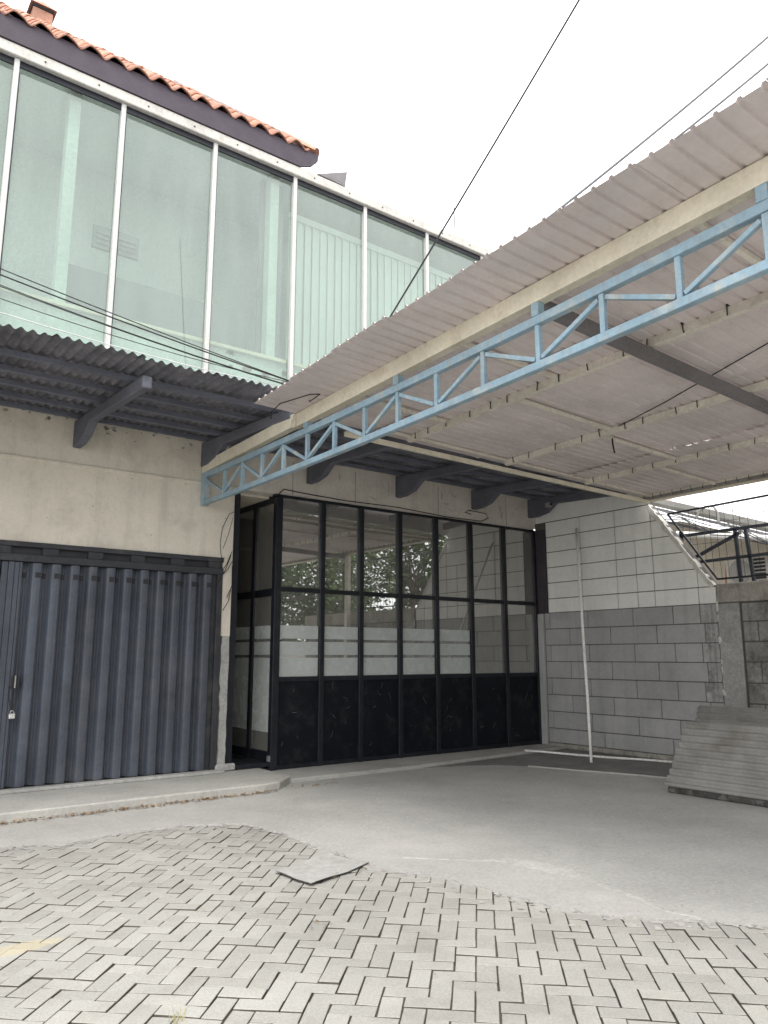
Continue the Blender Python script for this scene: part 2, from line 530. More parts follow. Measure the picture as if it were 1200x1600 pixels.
# pale ridge of spilt cement on the apron
rp = [(3.75, 4.95), (4.09, 4.62), (4.30, 4.46), (4.48, 4.30), (4.52, 3.95), (4.51, 3.66), (4.43, 3.25), (4.34, 2.95), (4.36, 2.72)]
m = MB()
for i in range(len(rp) - 1):
    for k in range(5):
        t0, t1 = k / 5, (k + 1) / 5
        if i == 0 and k == 0:
            prev = None
        a = Vector((lerp(rp[i][0], rp[i + 1][0], t1), lerp(rp[i][1], rp[i + 1][1], t1)))
        d = (Vector(rp[i + 1]) - Vector(rp[i])).normalized()
        nrm = Vector((-d.y, d.x))
        w = 0.03 + 0.07 * math.exp(-((a - Vector((4.45, 4.1))).length / 0.5) ** 2) + rnd(-0.014, 0.014)
        a = a + nrm * rnd(-0.02, 0.02)
        w *= min(1.0, 0.25 + 0.25 * min(i + t1, len(rp) - 1 - i - t1))
        h = rnd(0.0125, 0.016)
        ring = [(a + nrm * w, 0.0102), (a + nrm * w * 0.4, h), (a - nrm * w * 0.3, h), (a - nrm * w * rnd(0.7, 1.2), 0.0102)]
        ring = [(p.x, p.y, z) for p, z in ring]
        if prev:
            m.add(prev + ring, [(0, 1, 5, 4), (1, 2, 6, 5), (2, 3, 7, 6)])
        prev = ring
m.build('cement_ridge', 'ridge', smooth=True, kind='structure')
# darker strip of floor along the block wall
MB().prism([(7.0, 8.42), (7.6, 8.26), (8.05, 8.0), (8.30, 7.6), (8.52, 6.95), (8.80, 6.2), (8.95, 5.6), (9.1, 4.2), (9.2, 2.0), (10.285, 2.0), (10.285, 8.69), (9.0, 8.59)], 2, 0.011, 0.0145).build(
    'dark_floor_strip', 'darkconc', kind='structure')
m = MB()
pts = [(8.28, 7.65), (8.50, 6.97), (8.77, 6.25), (8.92, 5.62)]
for a, b in zip(pts[:-1], pts[1:]):
    m.bar((*a, 0.02), (*b, 0.02), 0.035, 0.018)
m.build('floor_lip', 'step', kind='structure')

# raised step in front of the shutter and the low step under the glass front
m = MB()
m.prism([(-4, 7.93), (4.40, 8.02), (4.62, 8.08), (4.95, 8.40), (4.95, 9.6), (-4, 9.6)], 2, 0.0, 0.10)
m.build('raised_step', 'step', bevel=0.012, kind='structure')
m = MB()
m.prism([(4.952, 8.42), (7.0, 8.43), (9.0, 8.60), (10.29, 8.70), (10.29, 9.6), (4.952, 9.6)], 2, 0.0, 0.055)
m.build('low_step', 'step', bevel=0.01, kind='structure')
MB().box(-4, 4.40, FY - 0.16, FY - 0.02, 0.101, 0.135).build('shutter_threshold', 'cement', bevel=0.006, kind='structure')

# ------------------------------------------------------------------ herringbone pavers
PA = R(44)
d1 = Vector((math.sin(PA), math.cos(PA)))      # along the "upright" pavers
du = Vector((math.cos(PA), -math.sin(PA)))     # along the "lying" pavers
W = 0.105
yard = MB().add([(-4, -4, -0.016), (7.4, -4, -0.016), (7.4, 7.6, -0.016), (-4, 7.6, -0.016)], [(0, 1, 2, 3)]).build('paved_yard', 'soil', kind='structure')
org = Vector((2.0, 3.2))


def paver_shape(L, Wd, gap=0.0080, c=0.0025):
    a, b = L / 2 - gap / 2, Wd / 2 - gap / 2
    vs = [(sx * a, sy * b, -0.05) for sx, sy in ((-1, -1), (1, -1), (1, 1), (-1, 1))]
    vs += [(sx * a, sy * b, -c) for sx, sy in ((-1, -1), (1, -1), (1, 1), (-1, 1))]
    vs += [(sx * (a - c), sy * (b - c), 0) for sx, sy in ((-1, -1), (1, -1), (1, 1), (-1, 1))]
    fs = [(0, 1, 5, 4), (1, 2, 6, 5), (2, 3, 7, 6), (3, 0, 4, 7), (4, 5, 9, 8), (5, 6, 10, 9), (6, 7, 11, 10), (7, 4, 8, 11), (8, 9, 10, 11)]
    return vs, fs


cf = Vector((math.sin(YAW) * math.cos(PITCH), math.cos(YAW) * math.cos(PITCH), math.sin(PITCH)))
cr = Vector((math.cos(YAW), -math.sin(YAW), 0))
cu = cr.cross(cf)
lay = []
for i in range(-75, 76):
    for j in range(-75, 76):
        s = (i + j) % 4
        if s == 0:
            c, ang = (i + 1.0, j + 0.5), 0
        elif s == 2:
            c, ang = (i + 0.5, j + 1.0), 1
        else:
            continue
        p = org + du * c[0] * W + d1 * c[1] * W
        if not (-3.8 < p.x < 7.2 and -3.0 < p.y < 7.5):
            continue
        q = [p + Vector((dx, dy)) for dx, dy in ((0.13, 0.13), (-0.13, 0.13), (0.13, -0.13), (-0.13, -0.13))]
        if all(in_poly(w.x, w.y, apoly) for w in q):
            continue
        v = Vector((p.x, p.y, -CAM_H))
        z = v.dot(cf)
        seen = False
        if z > 0.5:
            X, Y = FPX * v.dot(cr) / z, FPX * v.dot(cu) / z
            seen = -640 < X < 640 and -830 < Y < 900 and not in_poly(p.x, p.y, apoly)
        lay.append((z if seen else 1e3 + p.length, p, ang))
lay.sort(key=lambda t: t[0])
pv, pf = paver_shape(2 * W, W)
pm = MB().add(pv, pf).mesh('paver', M['paver'])
pm.materials.append(M['soil'])
for p_ in pm.polygons:
    if abs(p_.normal.z) < 0.1:
        p_.material_index = 1
rest = MB()
for k, (z, p, ang) in enumerate(lay):
    base = math.atan2(du.y, du.x) + ang * math.pi / 2
    dz, tx, ty, rz = rnd(-0.005, 0.003), rnd(-0.018, 0.018), rnd(-0.018, 0.018), rnd(-0.018, 0.018)
    px, py = p.x + rnd(-0.0015, 0.0015), p.y + rnd(-0.0015, 0.0015)
    if k < 300:
        link('paver', pm, yard, loc=(px, py, dz), rot=(tx, ty, base + rz))
    else:
        mt = Matrix.Translation((px, py, dz)) @ Matrix.Rotation(base + rz, 4, 'Z') @ Matrix.Rotation(tx, 4, 'X') @ Matrix.Rotation(ty, 4, 'Y')
        rest.add([mt @ Vector(v) for v in pv], pf)
ro = rest.build('pavers', M['paver'], yard, kind='stuff')
ro.data.materials.append(M['soil'])
for p_ in ro.data.polygons:
    if abs(p_.normal.z) < 0.1:
        p_.material_index = 1

# ================================================================== SHOP BUILDING
bld = thing('shop_building', 'two storey shop building with green glass upper floor, cream plaster wall and clay tile roof', 'building', (4.0, FY, 0))
# ground-floor masonry
w = MB()
w.box(-9.0, 4.475, FY, FY + 0.22, 2.76, 4.30)
w.box(-9.0, -4.0, FY, FY + 0.22, 0, 2.759)
w.build('wall', 'cream', bld)
w = MB()
w.box(4.345, 4.475, FY, FY + 0.22, 1.76, 2.758)
w.build('pier', 'cream', bld)
# broken cement lower pier
m = MB()
zz = [0.10 + 0.083 * k for k in range(21)]
poly = [(4.350 + rnd(0, 0.03), z) for z in zz] + [(4.475 - rnd(0, 0.012), z) for z in reversed(zz)]
m.prism(poly, 1, FY - 0.004, FY + 0.21)
m.build('pier_base', 'cement', bld)
MB().box(4.33, 4.60, FY - 0.05, FY + 0.02, 0.102, 0.19).build('pier_foot', 'cement', bld, bevel=0.02)
MB().box(-4.0, 4.50, FY - 0.022, FY - 0.001, 3.68, 3.725).build('plaster_ledge', 'cream', bld, bevel=0.008)
MB().box(4.478, 10.285, FY, FY + 0.20, 3.70, 4.30).build('wall_band', 'band', bld)
for x in (5.35, 6.42, 8.05, 9.6):
    MB().box(x, x + 0.006, FY - 0.003, FY - 0.0005, 3.72, 4.2).build('plaster_crack', 'mortar', bld)
# chipped plaster under the awning and round the ledge
for k in range(70):
    x = rnd(0.9, 4.45)
    z = 4.29 - abs(random.gauss(0, 0.09)) if k % 3 else rnd(2.9, 4.0)
    s_ = rnd(0.006, 0.030) if k % 3 else rnd(0.004, 0.010)
    poly = [(x + s_ * 1.5 * math.cos(t) * rnd(.4, 1.3), z + s_ * math.sin(t) * rnd(.4, 1.3)) for t in [2 * math.pi * q / 7 for q in range(7)]]
    if 3.67 < z < 3.74 or min(abs(x - 2.42), abs(x - 4.02)) < 0.1:
        continue
    MB().prism(poly, 1, FY - 0.0015, FY - 0.0004).build('plaster_chip', 'cement' if k % 2 else 'oldconc', bld)
# scuffs and stains on the band
for (x, z, a, L) in [(7.0, 4.0, 60, 0.26), (6.75, 3.86, 10, 0.10), (8.15, 4.02, 80, 0.14), (8.22, 3.93, 20, 0.18), (8.4, 4.07, 130, 0.1), (8.3, 3.85, 0, .12), (9.1, 3.98, 95, .16),
                     (9.45, 4.0, 70, 0.22), (9.55, 3.95, 40, 0.2), (9.5, 3.86, 110, .12), (9.9, 4.02, 30, .1), (7.6, 4.03, 150, .1), (6.1, 4.1, 60, .1)]:
    b_ = MB()
    for q in range(2):
        aa, ll = R(a + rnd(-35, 35)), L * rnd(0.4, 1)
        cx, cz = x + rnd(-.05, .05), z + rnd(-.04, .04)
        b_.bar((cx - math.cos(aa) * ll / 2, FY - 0.002, cz - math.sin(aa) * ll / 2), (cx + math.cos(aa) * ll / 2, FY - 0.002, cz + math.sin(aa) * ll / 2), 0.003, rnd(.004, .012), up=(0, 1, 0))
    b_.build('scuff_mark', 'cement', bld)
# entrance alcove beside the glass front, and the dark shop room behind the glass
MB().box(4.478, 4.575, FY + 0.03, FY + 0.12, 0.11, 3.66).build('alcove_jamb', 'black', bld)
MB().box(4.478, 4.53, FY + 0.222, FY + 1.79, 0.11, 3.66).build('alcove_wall', 'cream', bld)
MB().box(4.478, 5.10, FY + 0.205, FY + 1.9, 3.665, 3.70).build('alcove_ceiling', 'cream', bld)
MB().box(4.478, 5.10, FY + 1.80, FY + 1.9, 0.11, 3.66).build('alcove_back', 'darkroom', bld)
MB().box(4.60, 5.10, FY - 0.02, FY + 1.79, 0.11, 0.16).build('alcove_sill', 'black', bld)
m = MB()
m.box(5.0, 10.6, FY + 5.0, FY + 5.1, 0.0, 3.66)
m.box(10.5, 10.6, FY + 0.2, FY + 4.99, 0.0, 3.66)
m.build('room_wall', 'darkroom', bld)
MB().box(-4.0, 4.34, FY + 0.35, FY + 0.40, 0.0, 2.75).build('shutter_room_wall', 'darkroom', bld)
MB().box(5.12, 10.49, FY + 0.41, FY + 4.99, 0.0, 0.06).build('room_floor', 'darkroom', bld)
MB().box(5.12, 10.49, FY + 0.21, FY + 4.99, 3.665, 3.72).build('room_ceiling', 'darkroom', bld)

# concrete brackets that carry the awning
for k, x in enumerate((-2.38, -0.78, 0.82, 2.42, 4.02, 5.62, 7.22, 8.82, 10.19)):
    wd = 0.095
    poly = [(FY - 0.001, 4.235), (FY - 0.001, 3.91), (FY - 0.20, 3.91), (FY - 0.42, 3.955), (FY - 0.62, 4.085), (FY - 2.28, 4.000), (FY - 2.28, 4.125)]
    m = MB().prism(poly, 0, x - wd / 2, x + wd / 2)
    m.build('bracket', 'bracket', bld, bevel=0.01)

# upper floor: slab, glazing, interior
UZ0, UZ1 = 4.33, 8.60
MB().box(-4, 13.0, FY + 0.0, FY + 6.0, 4.305, 4.55).build('floor_slab', 'cement', bld)
mx = [1.39 + 1.29 * k for k in range(-4, 10)]
tb = MB().box(-4, 13.0, FY - 0.10, FY + 0.10, UZ1 - 0.02, UZ1 + 0.13).build('upper_glazing', 'topbeam', bld, bevel=0.01)
for x0, x1 in zip(mx[:-1], mx[1:]):
    MB().box(x0 + 0.0325, x1 - 0.0325, FY - 0.03, FY - 0.006, UZ1 - 0.105, UZ1 - 0.0205).build('head_shade_strip', 'black', tb)  # black strip paints in the shade beneath the cap beam
mm = MB().box(-0.030, 0.030, -0.055, 0.02, 0, UZ1 - 0.022 - 4.56).mesh('mullion', 'white')
for x in mx:
    link('mullion', mm, tb, loc=(x, FY, 4.56), bevel=0.004)
gk = MB().box(0.032, 0.05, -0.02, 0.03, 0, UZ1 - 0.17 - 4.56).mesh('mullion_gasket', 'shutdark')
for x in mx:
    link('gasket', gk, tb, loc=(x, FY, 4.56))
for x0, x1 in zip(mx[:-1], mx[1:]):
    tilt = rnd(-0.002, 0.002)
    MB().box(x0 + 0.052, x1 - 0.032, FY + 0.0 + tilt, FY + 0.010 + tilt, 4.56, UZ1 - 0.165).build('pane', 'green', tb)
for x in [mx[0] + 0.645 * k + 0.3 for k in range(27)]:
    MB().tube([(x, FY - 0.101, UZ1 + 0.05), (x, FY - 0.108, UZ1 + 0.05)], 0.012, 6).build('bolt', 'shutdark', tb)
MB().box(-4, 13.0, FY + 0.07, FY + 0.13, 5.66, 5.705).build('sill', 'creamsteel', bld)
MB().box(-4, 13.0, FY + 0.135, FY + 0.20, 4.56, 5.655).build('spandrel', 'mint', bld)
MB().box(-4, 13.0, FY + 1.7, FY + 1.8, 4.56, 8.615).build('upper_room_wall', 'room', bld)
MB().box(-4, 13.0, FY + 0.11, FY + 1.8, 8.62, 8.70).build('upper_room_ceiling', 'room', bld)
MB().box(12.9, 13.0, FY + 0.11, FY + 1.69, 4.56, 8.615).build('upper_room_end', 'room', bld)
for x in (2.13, 5.02):
    MB().box(x - 0.07, x + 0.07, FY + 0.14, FY + 0.30, 5.66, 8.60).build('column', 'mint', bld, bevel=0.004)
MB().box(2.28, 4.88, FY + 0.62, FY + 0.70, 5.66, 6.50).build('low_partition', 'roomgrey', bld)
MB().box(4.90, 5.28, FY + 0.35, FY + 0.40, 5.66, 8.60).build('wall_panel', 'roomgrey', bld)
vb = MB().box(2.62, 3.24, FY + 0.72, FY + 0.78, 6.90, 7.22).build('wall_vent', 'roomgrey', bld)
for z in (6.96, 7.03, 7.10):
    MB().box(2.66, 3.20, FY + 0.70, FY + 0.718, z, z + 0.03).build('vent_slat', 'gutter', vb)
# vertical blinds behind the far panes
hb = MB().box(5.36, 9.6, FY + 0.30, FY + 0.38, 8.12, 8.22).build('blind', 'blind', bld)
x = 5.38
while x < 9.5:
    a = rnd(-0.12, 0.12)
    wdt = 0.135
    m = MB().box(-wdt / 2, wdt / 2, -0.004, 0.004, 0, 2.40)
    link('blind_slat', m.mesh('blind_slat', 'blind'), hb, loc=(x + wdt / 2, FY + 0.34, 5.72), rot=(0, 0, 0.16 + a))
    x += 0.142
# peeling paint flakes on the spandrel behind the glass
for k in range(26):
    x, z = rnd(4.3, 6.2), rnd(5.35, 5.66)
    s = rnd(0.03, 0.09)
    poly = [(x + s * math.cos(t) * rnd(.6, 1.3), z + s * 0.7 * math.sin(t) * rnd(.6, 1.3)) for t in [2 * math.pi * q / 7 for q in range(7)]]
    MB().prism(poly, 1, FY + 0.131, FY + 0.1345).build('paint_flake', 'cap' if k % 5 == 0 else 'mint', bld)

# roof: fascia, deck and clay tiles
SL = math.tan(R(40.8))
EY = FY - 0.10
rz0 = 9.02
roof = MB()
roof.prism([(EY + 0.05, rz0 - 0.02), (EY + 4.0, rz0 + 4.0 * SL - 0.06), (EY + 4.0, rz0 + 4.0 * SL - 0.12), (EY + 0.05, rz0 - 0.08)], 0, -4, 1.9)
roof.build('roof', 'fascia', bld)
roof_o = bld.children[-1] if bld.children else bld
roof_o = [o for o in bld.children if o.name.startswith('roof')][-1]
MB().add([(1.901, EY + 0.05, rz0 - 0.02), (5.62, EY + 0.05, rz0 - 0.02), (1.901, EY + 3.75, rz0 + 3.7 * SL - 0.06),
          (1.901, EY + 0.05, rz0 - 0.08), (5.62, EY + 0.05, rz0 - 0.08), (1.901, EY + 3.75, rz0 + 3.7 * SL - 0.12)],
         [(0, 1, 2), (5, 4, 3), (0, 3, 4, 1), (1, 4, 5, 2), (2, 5, 3, 0)]).build('hip_deck', 'fascia', roof_o)
MB().prism([(-4, 8.735), (5.30, 8.735), (5.50, 8.82), (5.61, 8.95), (5.62, rz0 + 0.045), (-4, rz0 + 0.045)], 1, EY - 0.01, EY + 0.03).build('fascia', 'fascia', roof_o, bevel=0.004)
MB().box(-4, 5.30, EY - 0.018, EY - 0.0105, 8.736, 8.80).build('fascia_lip', 'fascia', roof_o)


def tile_mesh():
    m = MB()
    TW, TL = 0.30, 0.34

    def prof(u):
        return 0.040 * (math.sin(2 * math.pi * (u - 0.15)) + 0.25 * math.sin(4 * math.pi * (u - 0.1))) + 0.03
    nu = 13
    for th, flip in ((0.0, 0), (-0.018, 1)):
        m.grid(nu, 2, lambda a, b, th=th: (a * (TW + 0.03), b * TL, prof(a * 1.1) + th + 0.012 * (1 - b)))
    o = nu * 2
    m.f += [(i, i + 1, o + i + 1, o + i) for i in range(nu - 1)]
    m.f += [(nu + i, nu + i + 1, o + nu + i + 1, o + nu + i) for i in range(nu - 1)]
    m.f += [(0, nu, o + nu, o), (nu - 1, 2 * nu - 1, o + 2 * nu - 1, o + nu - 1)]
    return m.mesh('roof_tile', 'tile', smooth=True)


tmesh = tile_mesh()
for r_ in range(9):
    yy = EY - 0.035 + r_ * 0.29 * math.cos(R(40.8))
    zz_ = rz0 + 0.018 + (r_ * 0.29) * math.sin(R(40.8))
    x = -1.2
    while x < 5.66 - max(0, r_ - 0.3) * 0.224 - 0.28:
        link('roof_tile', tmesh, roof_o, loc=(x, yy + rnd(-.012, .012), zz_ + rnd(-.006, .006)), rot=(R(40.8) + rnd(-.03, .03), rnd(-.02, .02), rnd(-.025, .025)))
        x += 0.30
capm = MB()
capm.grid(9, 2, lambda a, b: (0.11 * math.cos(math.pi * a), b * 0.36, (0.085 + 0.02 * b) * math.sin(math.pi * a)))
capm.grid(9, 2, lambda a, b: (0.095 * math.cos(math.pi * a), b * 0.36, (0.07 + 0.02 * b) * math.sin(math.pi * a)))
cmesh = capm.mesh('ridge_cap', 'cap', smooth=True)
cmesh2 = cmesh.copy()
cmesh2.materials[0] = M['tile']
hd = Vector((-1, 1, SL)).normalized()
for k in range(9):
    p = Vector((5.58, EY - 0.0, rz0 + 0.045)) + hd * (0.30 * k)
    o = link('ridge_cap', cmesh2 if k < 2 or k % 4 == 3 else cmesh, roof_o, loc=p, rot=(math.asin(hd.z), 0, R(45)))
# chimney-like finial with pyramid hat and rod
fz = 11.15
fx, fy = 2.10, 12.0
fin = MB().box(fx - 0.15, fx + 0.15, fy - 0.15, fy + 0.15, 10.8, 11.72).build('finial', 'tile', roof_o, bevel=0.01)
MB().add([(fx - 0.20, fy - 0.20, 11.76), (fx + 0.20, fy - 0.20, 11.76), (fx + 0.20, fy + 0.20, 11.76), (fx - 0.20, fy + 0.20, 11.76), (fx, fy, 11.99)],
         [(3, 2, 1, 0), (0, 1, 4), (1, 2, 4), (2, 3, 4), (3, 0, 4)]).build('finial_hat', 'tile', fin)
MB().box(fx - 0.16, fx + 0.16, fy - 0.16, fy + 0.16, 11.721, 11.759).build('finial_gap', 'acdark', fin)
MB().tube([(fx, fy, 11.9), (fx + 0.02, fy, 12.7)], 0.012).build('finial_rod', 'steel', fin)
# bent metal flashing at the end of the cap beam
MB().add([(5.62, FY - 0.1, 8.75), (6.12, FY - 0.1, 8.735), (6.06, FY - 0.1, 8.80), (6.17, FY - 0.08, 9.02), (6.20, FY + 0.05, 8.74), (5.62, FY + 0.2, 8.85)],
         [(0, 1, 2), (1, 4, 3, 2), (0, 2, 3, 5), (5, 3, 4), (0, 5, 4, 1)]).build('flashing', 'darkrafter', bld)
MB().tube([(8.55, FY + 0.02, 8.73), (8.53, FY + 0.02, 9.35)], 0.010, 5).build('antenna_rod', 'greycable', bld)

# ================================================================== FOLDING SHUTTER
sh = thing('folding_shutter', 'dark blue grey folding metal shutter of tall ribbed leaves with clover vent holes', 'shutter', (2.0, FY, 0.13))
hd_ = MB().box(-4, 4.342, FY - 0.03, FY + 0.06, 2.70, 2.756).build('header', 'shutdark', sh, bevel=0.004)
MB().box(-4, 4.342, FY + 0.03, FY + 0.06, 2.618, 2.699).build('header_back', 'acdark', hd_)
MB().box(-4, 4.342, FY - 0.035, FY + 0.06, 2.535, 2.617).build('track', 'shutdark', sh, bevel=0.006)
x = 4.31
while x > -0.5:
    MB().box(x - 0.17, x, FY - 0.015, FY + 0.028, 2.619, 2.698).build('header_plate', 'shutdark', hd_)
    x -= 0.50
MB().box(4.27, 4.342, FY - 0.02, FY + 0.06, 0.136, 2.534).build('guide_post', 'shutdark', sh, bevel=0.005)
MB().box(4.19, 4.2695, FY + 0.025, FY + 0.12, 0.136, 2.534).build('guide_channel', 'shutdark', sh, bevel=0.005)
H0, H1 = 0.14, 2.53


def leaf_profile(flip=False):
    pr = [(0.0, 0.092), (0.010, 0.100), (0.034, 0.100), (0.038, 0.094), (0.058, 0.094), (0.062, 0.086), (0.080, 0.072), (0.096, 0.034), (0.108, 0.014), (0.125, 0.005),
          (0.155, 0.0), (0.192, 0.001), (0.203, 0.008), (0.204, 0.016)]
    return pr


def leaf_mesh():
    pr = leaf_profile()
    m = MB()
    n = len(pr)
    vs = [(u - 0.204, d, z) for z in (H0, H1) for u, d in pr] + [(u - 0.204, d + 0.004, z) for z in (H0, H1) for u, d in pr]
    fs = []
    for s in (0, 2 * n):
        fs += [(s + i, s + i + 1, s + n + i + 1, s + n + i) for i in range(n - 1)]
    fs += [(0, n, 3 * n, 2 * n), (n - 1, 2 * n - 1, 4 * n - 1, 3 * n - 1)]
    return m.add(vs, fs).mesh('leaf', 'shutter')


lm = leaf_mesh()
vm_ = MB()
for q in range(4):
    a0 = R(45 + 90 * q)
    ctr = (0.021 * math.cos(a0), 0.021 * math.sin(a0))
    vm_.prism([(ctr[0] + 0.0185 * math.cos(t), ctr[1] + 0.0185 * math.sin(t)) for t in [2 * math.pi * k / 8 for k in range(8)]], 1, 0, 0.0015)
vme = vm_.mesh('vent_hole', 'acdark')
vme_s = vme.copy()
edges_ = [2.151 + 0.2045 * k for k in range(11)] + [1.72 - 0.2045 * k for k in range(9)]
for k, xe in enumerate(edges_):
    lf = link('leaf', lm, sh, loc=(xe, FY - 0.01 + rnd(-.003, .003), 0))
    link('vent_hole', vme, lf, loc=(-0.040, -0.0022, 2.395), rot=(0, 0, 0))
    link('vent_hole', vme, lf, loc=(-0.157, 0.0915, 2.395), rot=(0, 0, 0))
# meeting stiles
for (x0, x1, d) in ((1.735, 1.80, 0.012), (1.803, 1.862, 0.0), (1.865, 1.915, 0.008), (1.918, 1.944, 0.002)):
    MB().box(x0, x1, FY - 0.012 + d, FY + 0.05, H0, H1 - 0.001).build('meeting_stile', 'shutter', sh, bevel=0.004)
for x in (1.925, 1.955, 1.985):
    MB().box(x, x + 0.012, FY - 0.045, FY - 0.013, 1.17, 1.30).build('hasp_bar', 'steel' if x == 1.955 else 'hook', sh)
MB().box(1.90, 2.02, FY - 0.035, FY - 0.0225, 1.175, 1.19).build('hasp_plate', 'hook', sh)
# chain and padlock
ch = MB()
cpts = [(1.91, 1.17), (1.905, 1.10), (1.915, 1.04), (1.935, 0.98), (1.955, 0.93), (1.97, 0.98), (1.985, 1.05), (2.0, 1.11), (2.01, 1.17)]
for (a, b) in zip(cpts[:-1], cpts[1:]):
    for k in range(3):
        x, z = lerp(a[0], b[0], (k + .5) / 3), lerp(a[1], b[1], (k + .5) / 3)
        d = Vector((b[0] - a[0], 0, b[1] - a[1])).normalized() * 0.014
        side = Vector((0, 0.006, 0)) if k % 2 else Vector((d.z, 0, -d.x)) * 0.45
        c = Vector((x, FY - 0.05, z))
        ch.tube([c - d, c - d * .5 + side, c + d * .5 + side, c + d, c + d * .5 - side, c - d * .5 - side, c - d], 0.003, 4)
tag(ch.build('chain', 'hook'), 'dark steel chain looped through the hasp of the shutter', 'chain')
lk = thing('padlock', 'small silver padlock hanging from the chain on the shutter', 'padlock', (1.955, FY - 0.05, 0.85))
MB().box(1.925, 1.985, FY - 0.065, FY - 0.038, 0.85, 0.905).build('lock_body', 'brass', lk, bevel=0.006)
MB().tube([(1.936 + 0.019 - 0.019 * math.cos(t), FY - 0.05, 0.905 + 0.03 * math.sin(t)) for t in [math.pi * k / 8 for k in range(9)]], 0.005).build('shackle', 'steel', lk)

# ================================================================== GLASS STOREFRONT
sf = thing('glass_storefront', 'black framed shop front of glass panes with frosted bands over black lower panels', 'storefront', (7.7, FY, 0.056))
posts = [5.135, 5.85, 6.52, 7.24, 7.97, 8.72, 9.49, 10.255]
SB, ST = 0.056, 3.66
for k, x in enumerate(posts):
    wd = 0.10 if k == 0 else 0.075
    MB().box(x - wd / 2, x + wd / 2, FY - 0.05, FY + 0.04, SB, ST).build('post', 'black', sf, bevel=0.004)
MB().box(5.06, 10.28, FY - 0.035, FY + 0.035, ST + 0.001, 3.698).build('top_rail', 'black', sf, bevel=0.004)
rails = [(2.40, 0.06), (1.205, 0.06), (SB + 0.03, 0.055)]
for x0, x1 in zip(posts[:-1], posts[1:]):
    a, b = x0 + (0.05 if x0 == posts[0] else 0.0375) + 0.0005, x1 - 0.038
    for z, h in rails:
        MB().box(a, b, FY - 0.036, FY + 0.03, z - h / 2, z + h / 2).build('rail', 'black', sf, bevel=0.003)
    MB().box(a, b, FY - 0.004, FY + 0.004, 2.4305, ST - 0.001).build('pane', 'glass', sf)
    MB().box(a, b, FY - 0.004, FY + 0.004, 1.2355, 2.3695).build('pane', 'glass', sf)
    MB().box(a, b, FY - 0.016, FY + 0.012, SB + 0.058, 1.1745).build('panel', 'panel', sf)
    if x0 < 8.5:
        for z0, z1 in ((1.74, 1.915), (1.525, 1.70), (1.24, 1.485)):
            MB().box(a + 0.004, b - 0.004, FY - 0.0065, FY - 0.0048, z0, z1).build('frosted_film', 'frost', sf)
    else:
        for z0, z1 in ((1.74, 1.915), (1.525, 1.70), (1.24, 1.485)):
            MB().box(a + 0.004, b - 0.004, FY + 0.0048, FY + 0.0065, z0, z1).build('frosted_film', 'frost', sf)
for k in range(46):
    x0 = rnd(5.25, 10.1)
    z0 = rnd(0.18, 0.95) if random.random() < .8 else rnd(.9, 1.1)
    if min(abs(x0 - p) for p in posts) < 0.12:
        continue
    a0, ln_, cv = rnd(0, 6.28), rnd(.03, .16), rnd(-5, 5)
    pts_, x1, z1 = [], x0, z0
    for q in range(6):
        pts_.append((x1, FY - 0.0165, z1))
        a0 += cv * ln_ / 6 * 3
        x1, z1 = x1 + math.cos(a0) * ln_ / 6, z1 + math.sin(a0) * ln_ / 6
    MB().tube(pts_, rnd(0.0008, 0.0020), 4).build('scratch', 'darkconc', sf)
# return side of the shop front, facing the alcove
sx = 5.135
for y, wd in ((FY + 0.62, 0.09), (FY + 1.25, 0.08)):
    MB().box(sx - 0.035, sx + 0.035, y - wd / 2, y + wd / 2, SB + 0.1, ST).build('post', 'black', sf, bevel=0.004)
for y0, y1 in ((FY + 0.0405, FY + 0.5745), (FY + 0.6655, FY + 1.2095)):
    for z, h in ((2.36, 0.10), (0.22, 0.12), (3.63, 0.06)):
        MB().box(sx - 0.03, sx + 0.03, y0, y1, z - h / 2, z + h / 2).build('rail', 'black', sf, bevel=0.003)
    MB().box(sx - 0.004, sx + 0.004, y0, y1, 2.411, 3.599).build('pane', 'glass', sf)
    MB().box(sx - 0.004, sx + 0.004, y0, y1, 0.281, 2.309).build('pane', 'glass', sf)
    for z0, z1 in ((1.74, 1.915), (1.525, 1.70), (0.52, 1.485)):
        MB().box(sx - 0.0065, sx - 0.0048, y0 + .004, y1 - .004, z0, z1).build('frosted_film', 'frost', sf)
MB().box(sx - 0.07, sx - 0.045, FY - 0.04, FY + 0.02, 0.17, 0.24).build('hinge', 'steel', sf)

# ================================================================== CORRUGATED AWNING over the shop front
aw = thing('corrugated_awning', 'dark corrugated awning on concrete brackets below the green glass', 'awning', (4.0, FY - 1.2, 4.1))
AY0, AY1 = FY + 0.0, FY - 2.42
AZ0, AZ1 = 4.318, 4.235


def awz(y):
    return lerp(AZ0, AZ1, (y - AY0) / (AY1 - AY0))


per = 0.095
shx = -8.4
k = 0
while shx < 10.45:
    x1 = min(shx + 0.855, 10.62)
    off = rnd(-0.004, 0.004) + (0.003 if k % 2 else -0.003)
    ye = AY1 + rnd(-0.03, 0.03)
    tw = rnd(-0.010, 0.010)
    m = MB()
    nu = int((x1 - shx) / per * 8) + 1
    for th in (0, 0.005):
        m.grid(nu, 5, lambda a, b, th=th: (lerp(shx, x1, a), lerp(AY0 - 0.002, ye, b), awz(lerp(AY0, ye, b)) + off + tw * b + th + 0.016 * math.sin(2 * math.pi * lerp(shx, x1, a) / per)
                                          - 0.01 * math.sin(math.pi * b * 2.5) * 0.5))
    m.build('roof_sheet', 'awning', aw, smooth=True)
    shx += 0.76
    k += 1
for y in (FY - 0.12, FY - 0.52, FY - 0.96, FY - 1.42, FY - 1.90):
    MB().box(-8.4, 10.28, y - 0.025, y + 0.025, awz(y) - 0.078, awz(y) - 0.030).build('purlin', 'awnpurlin', aw)

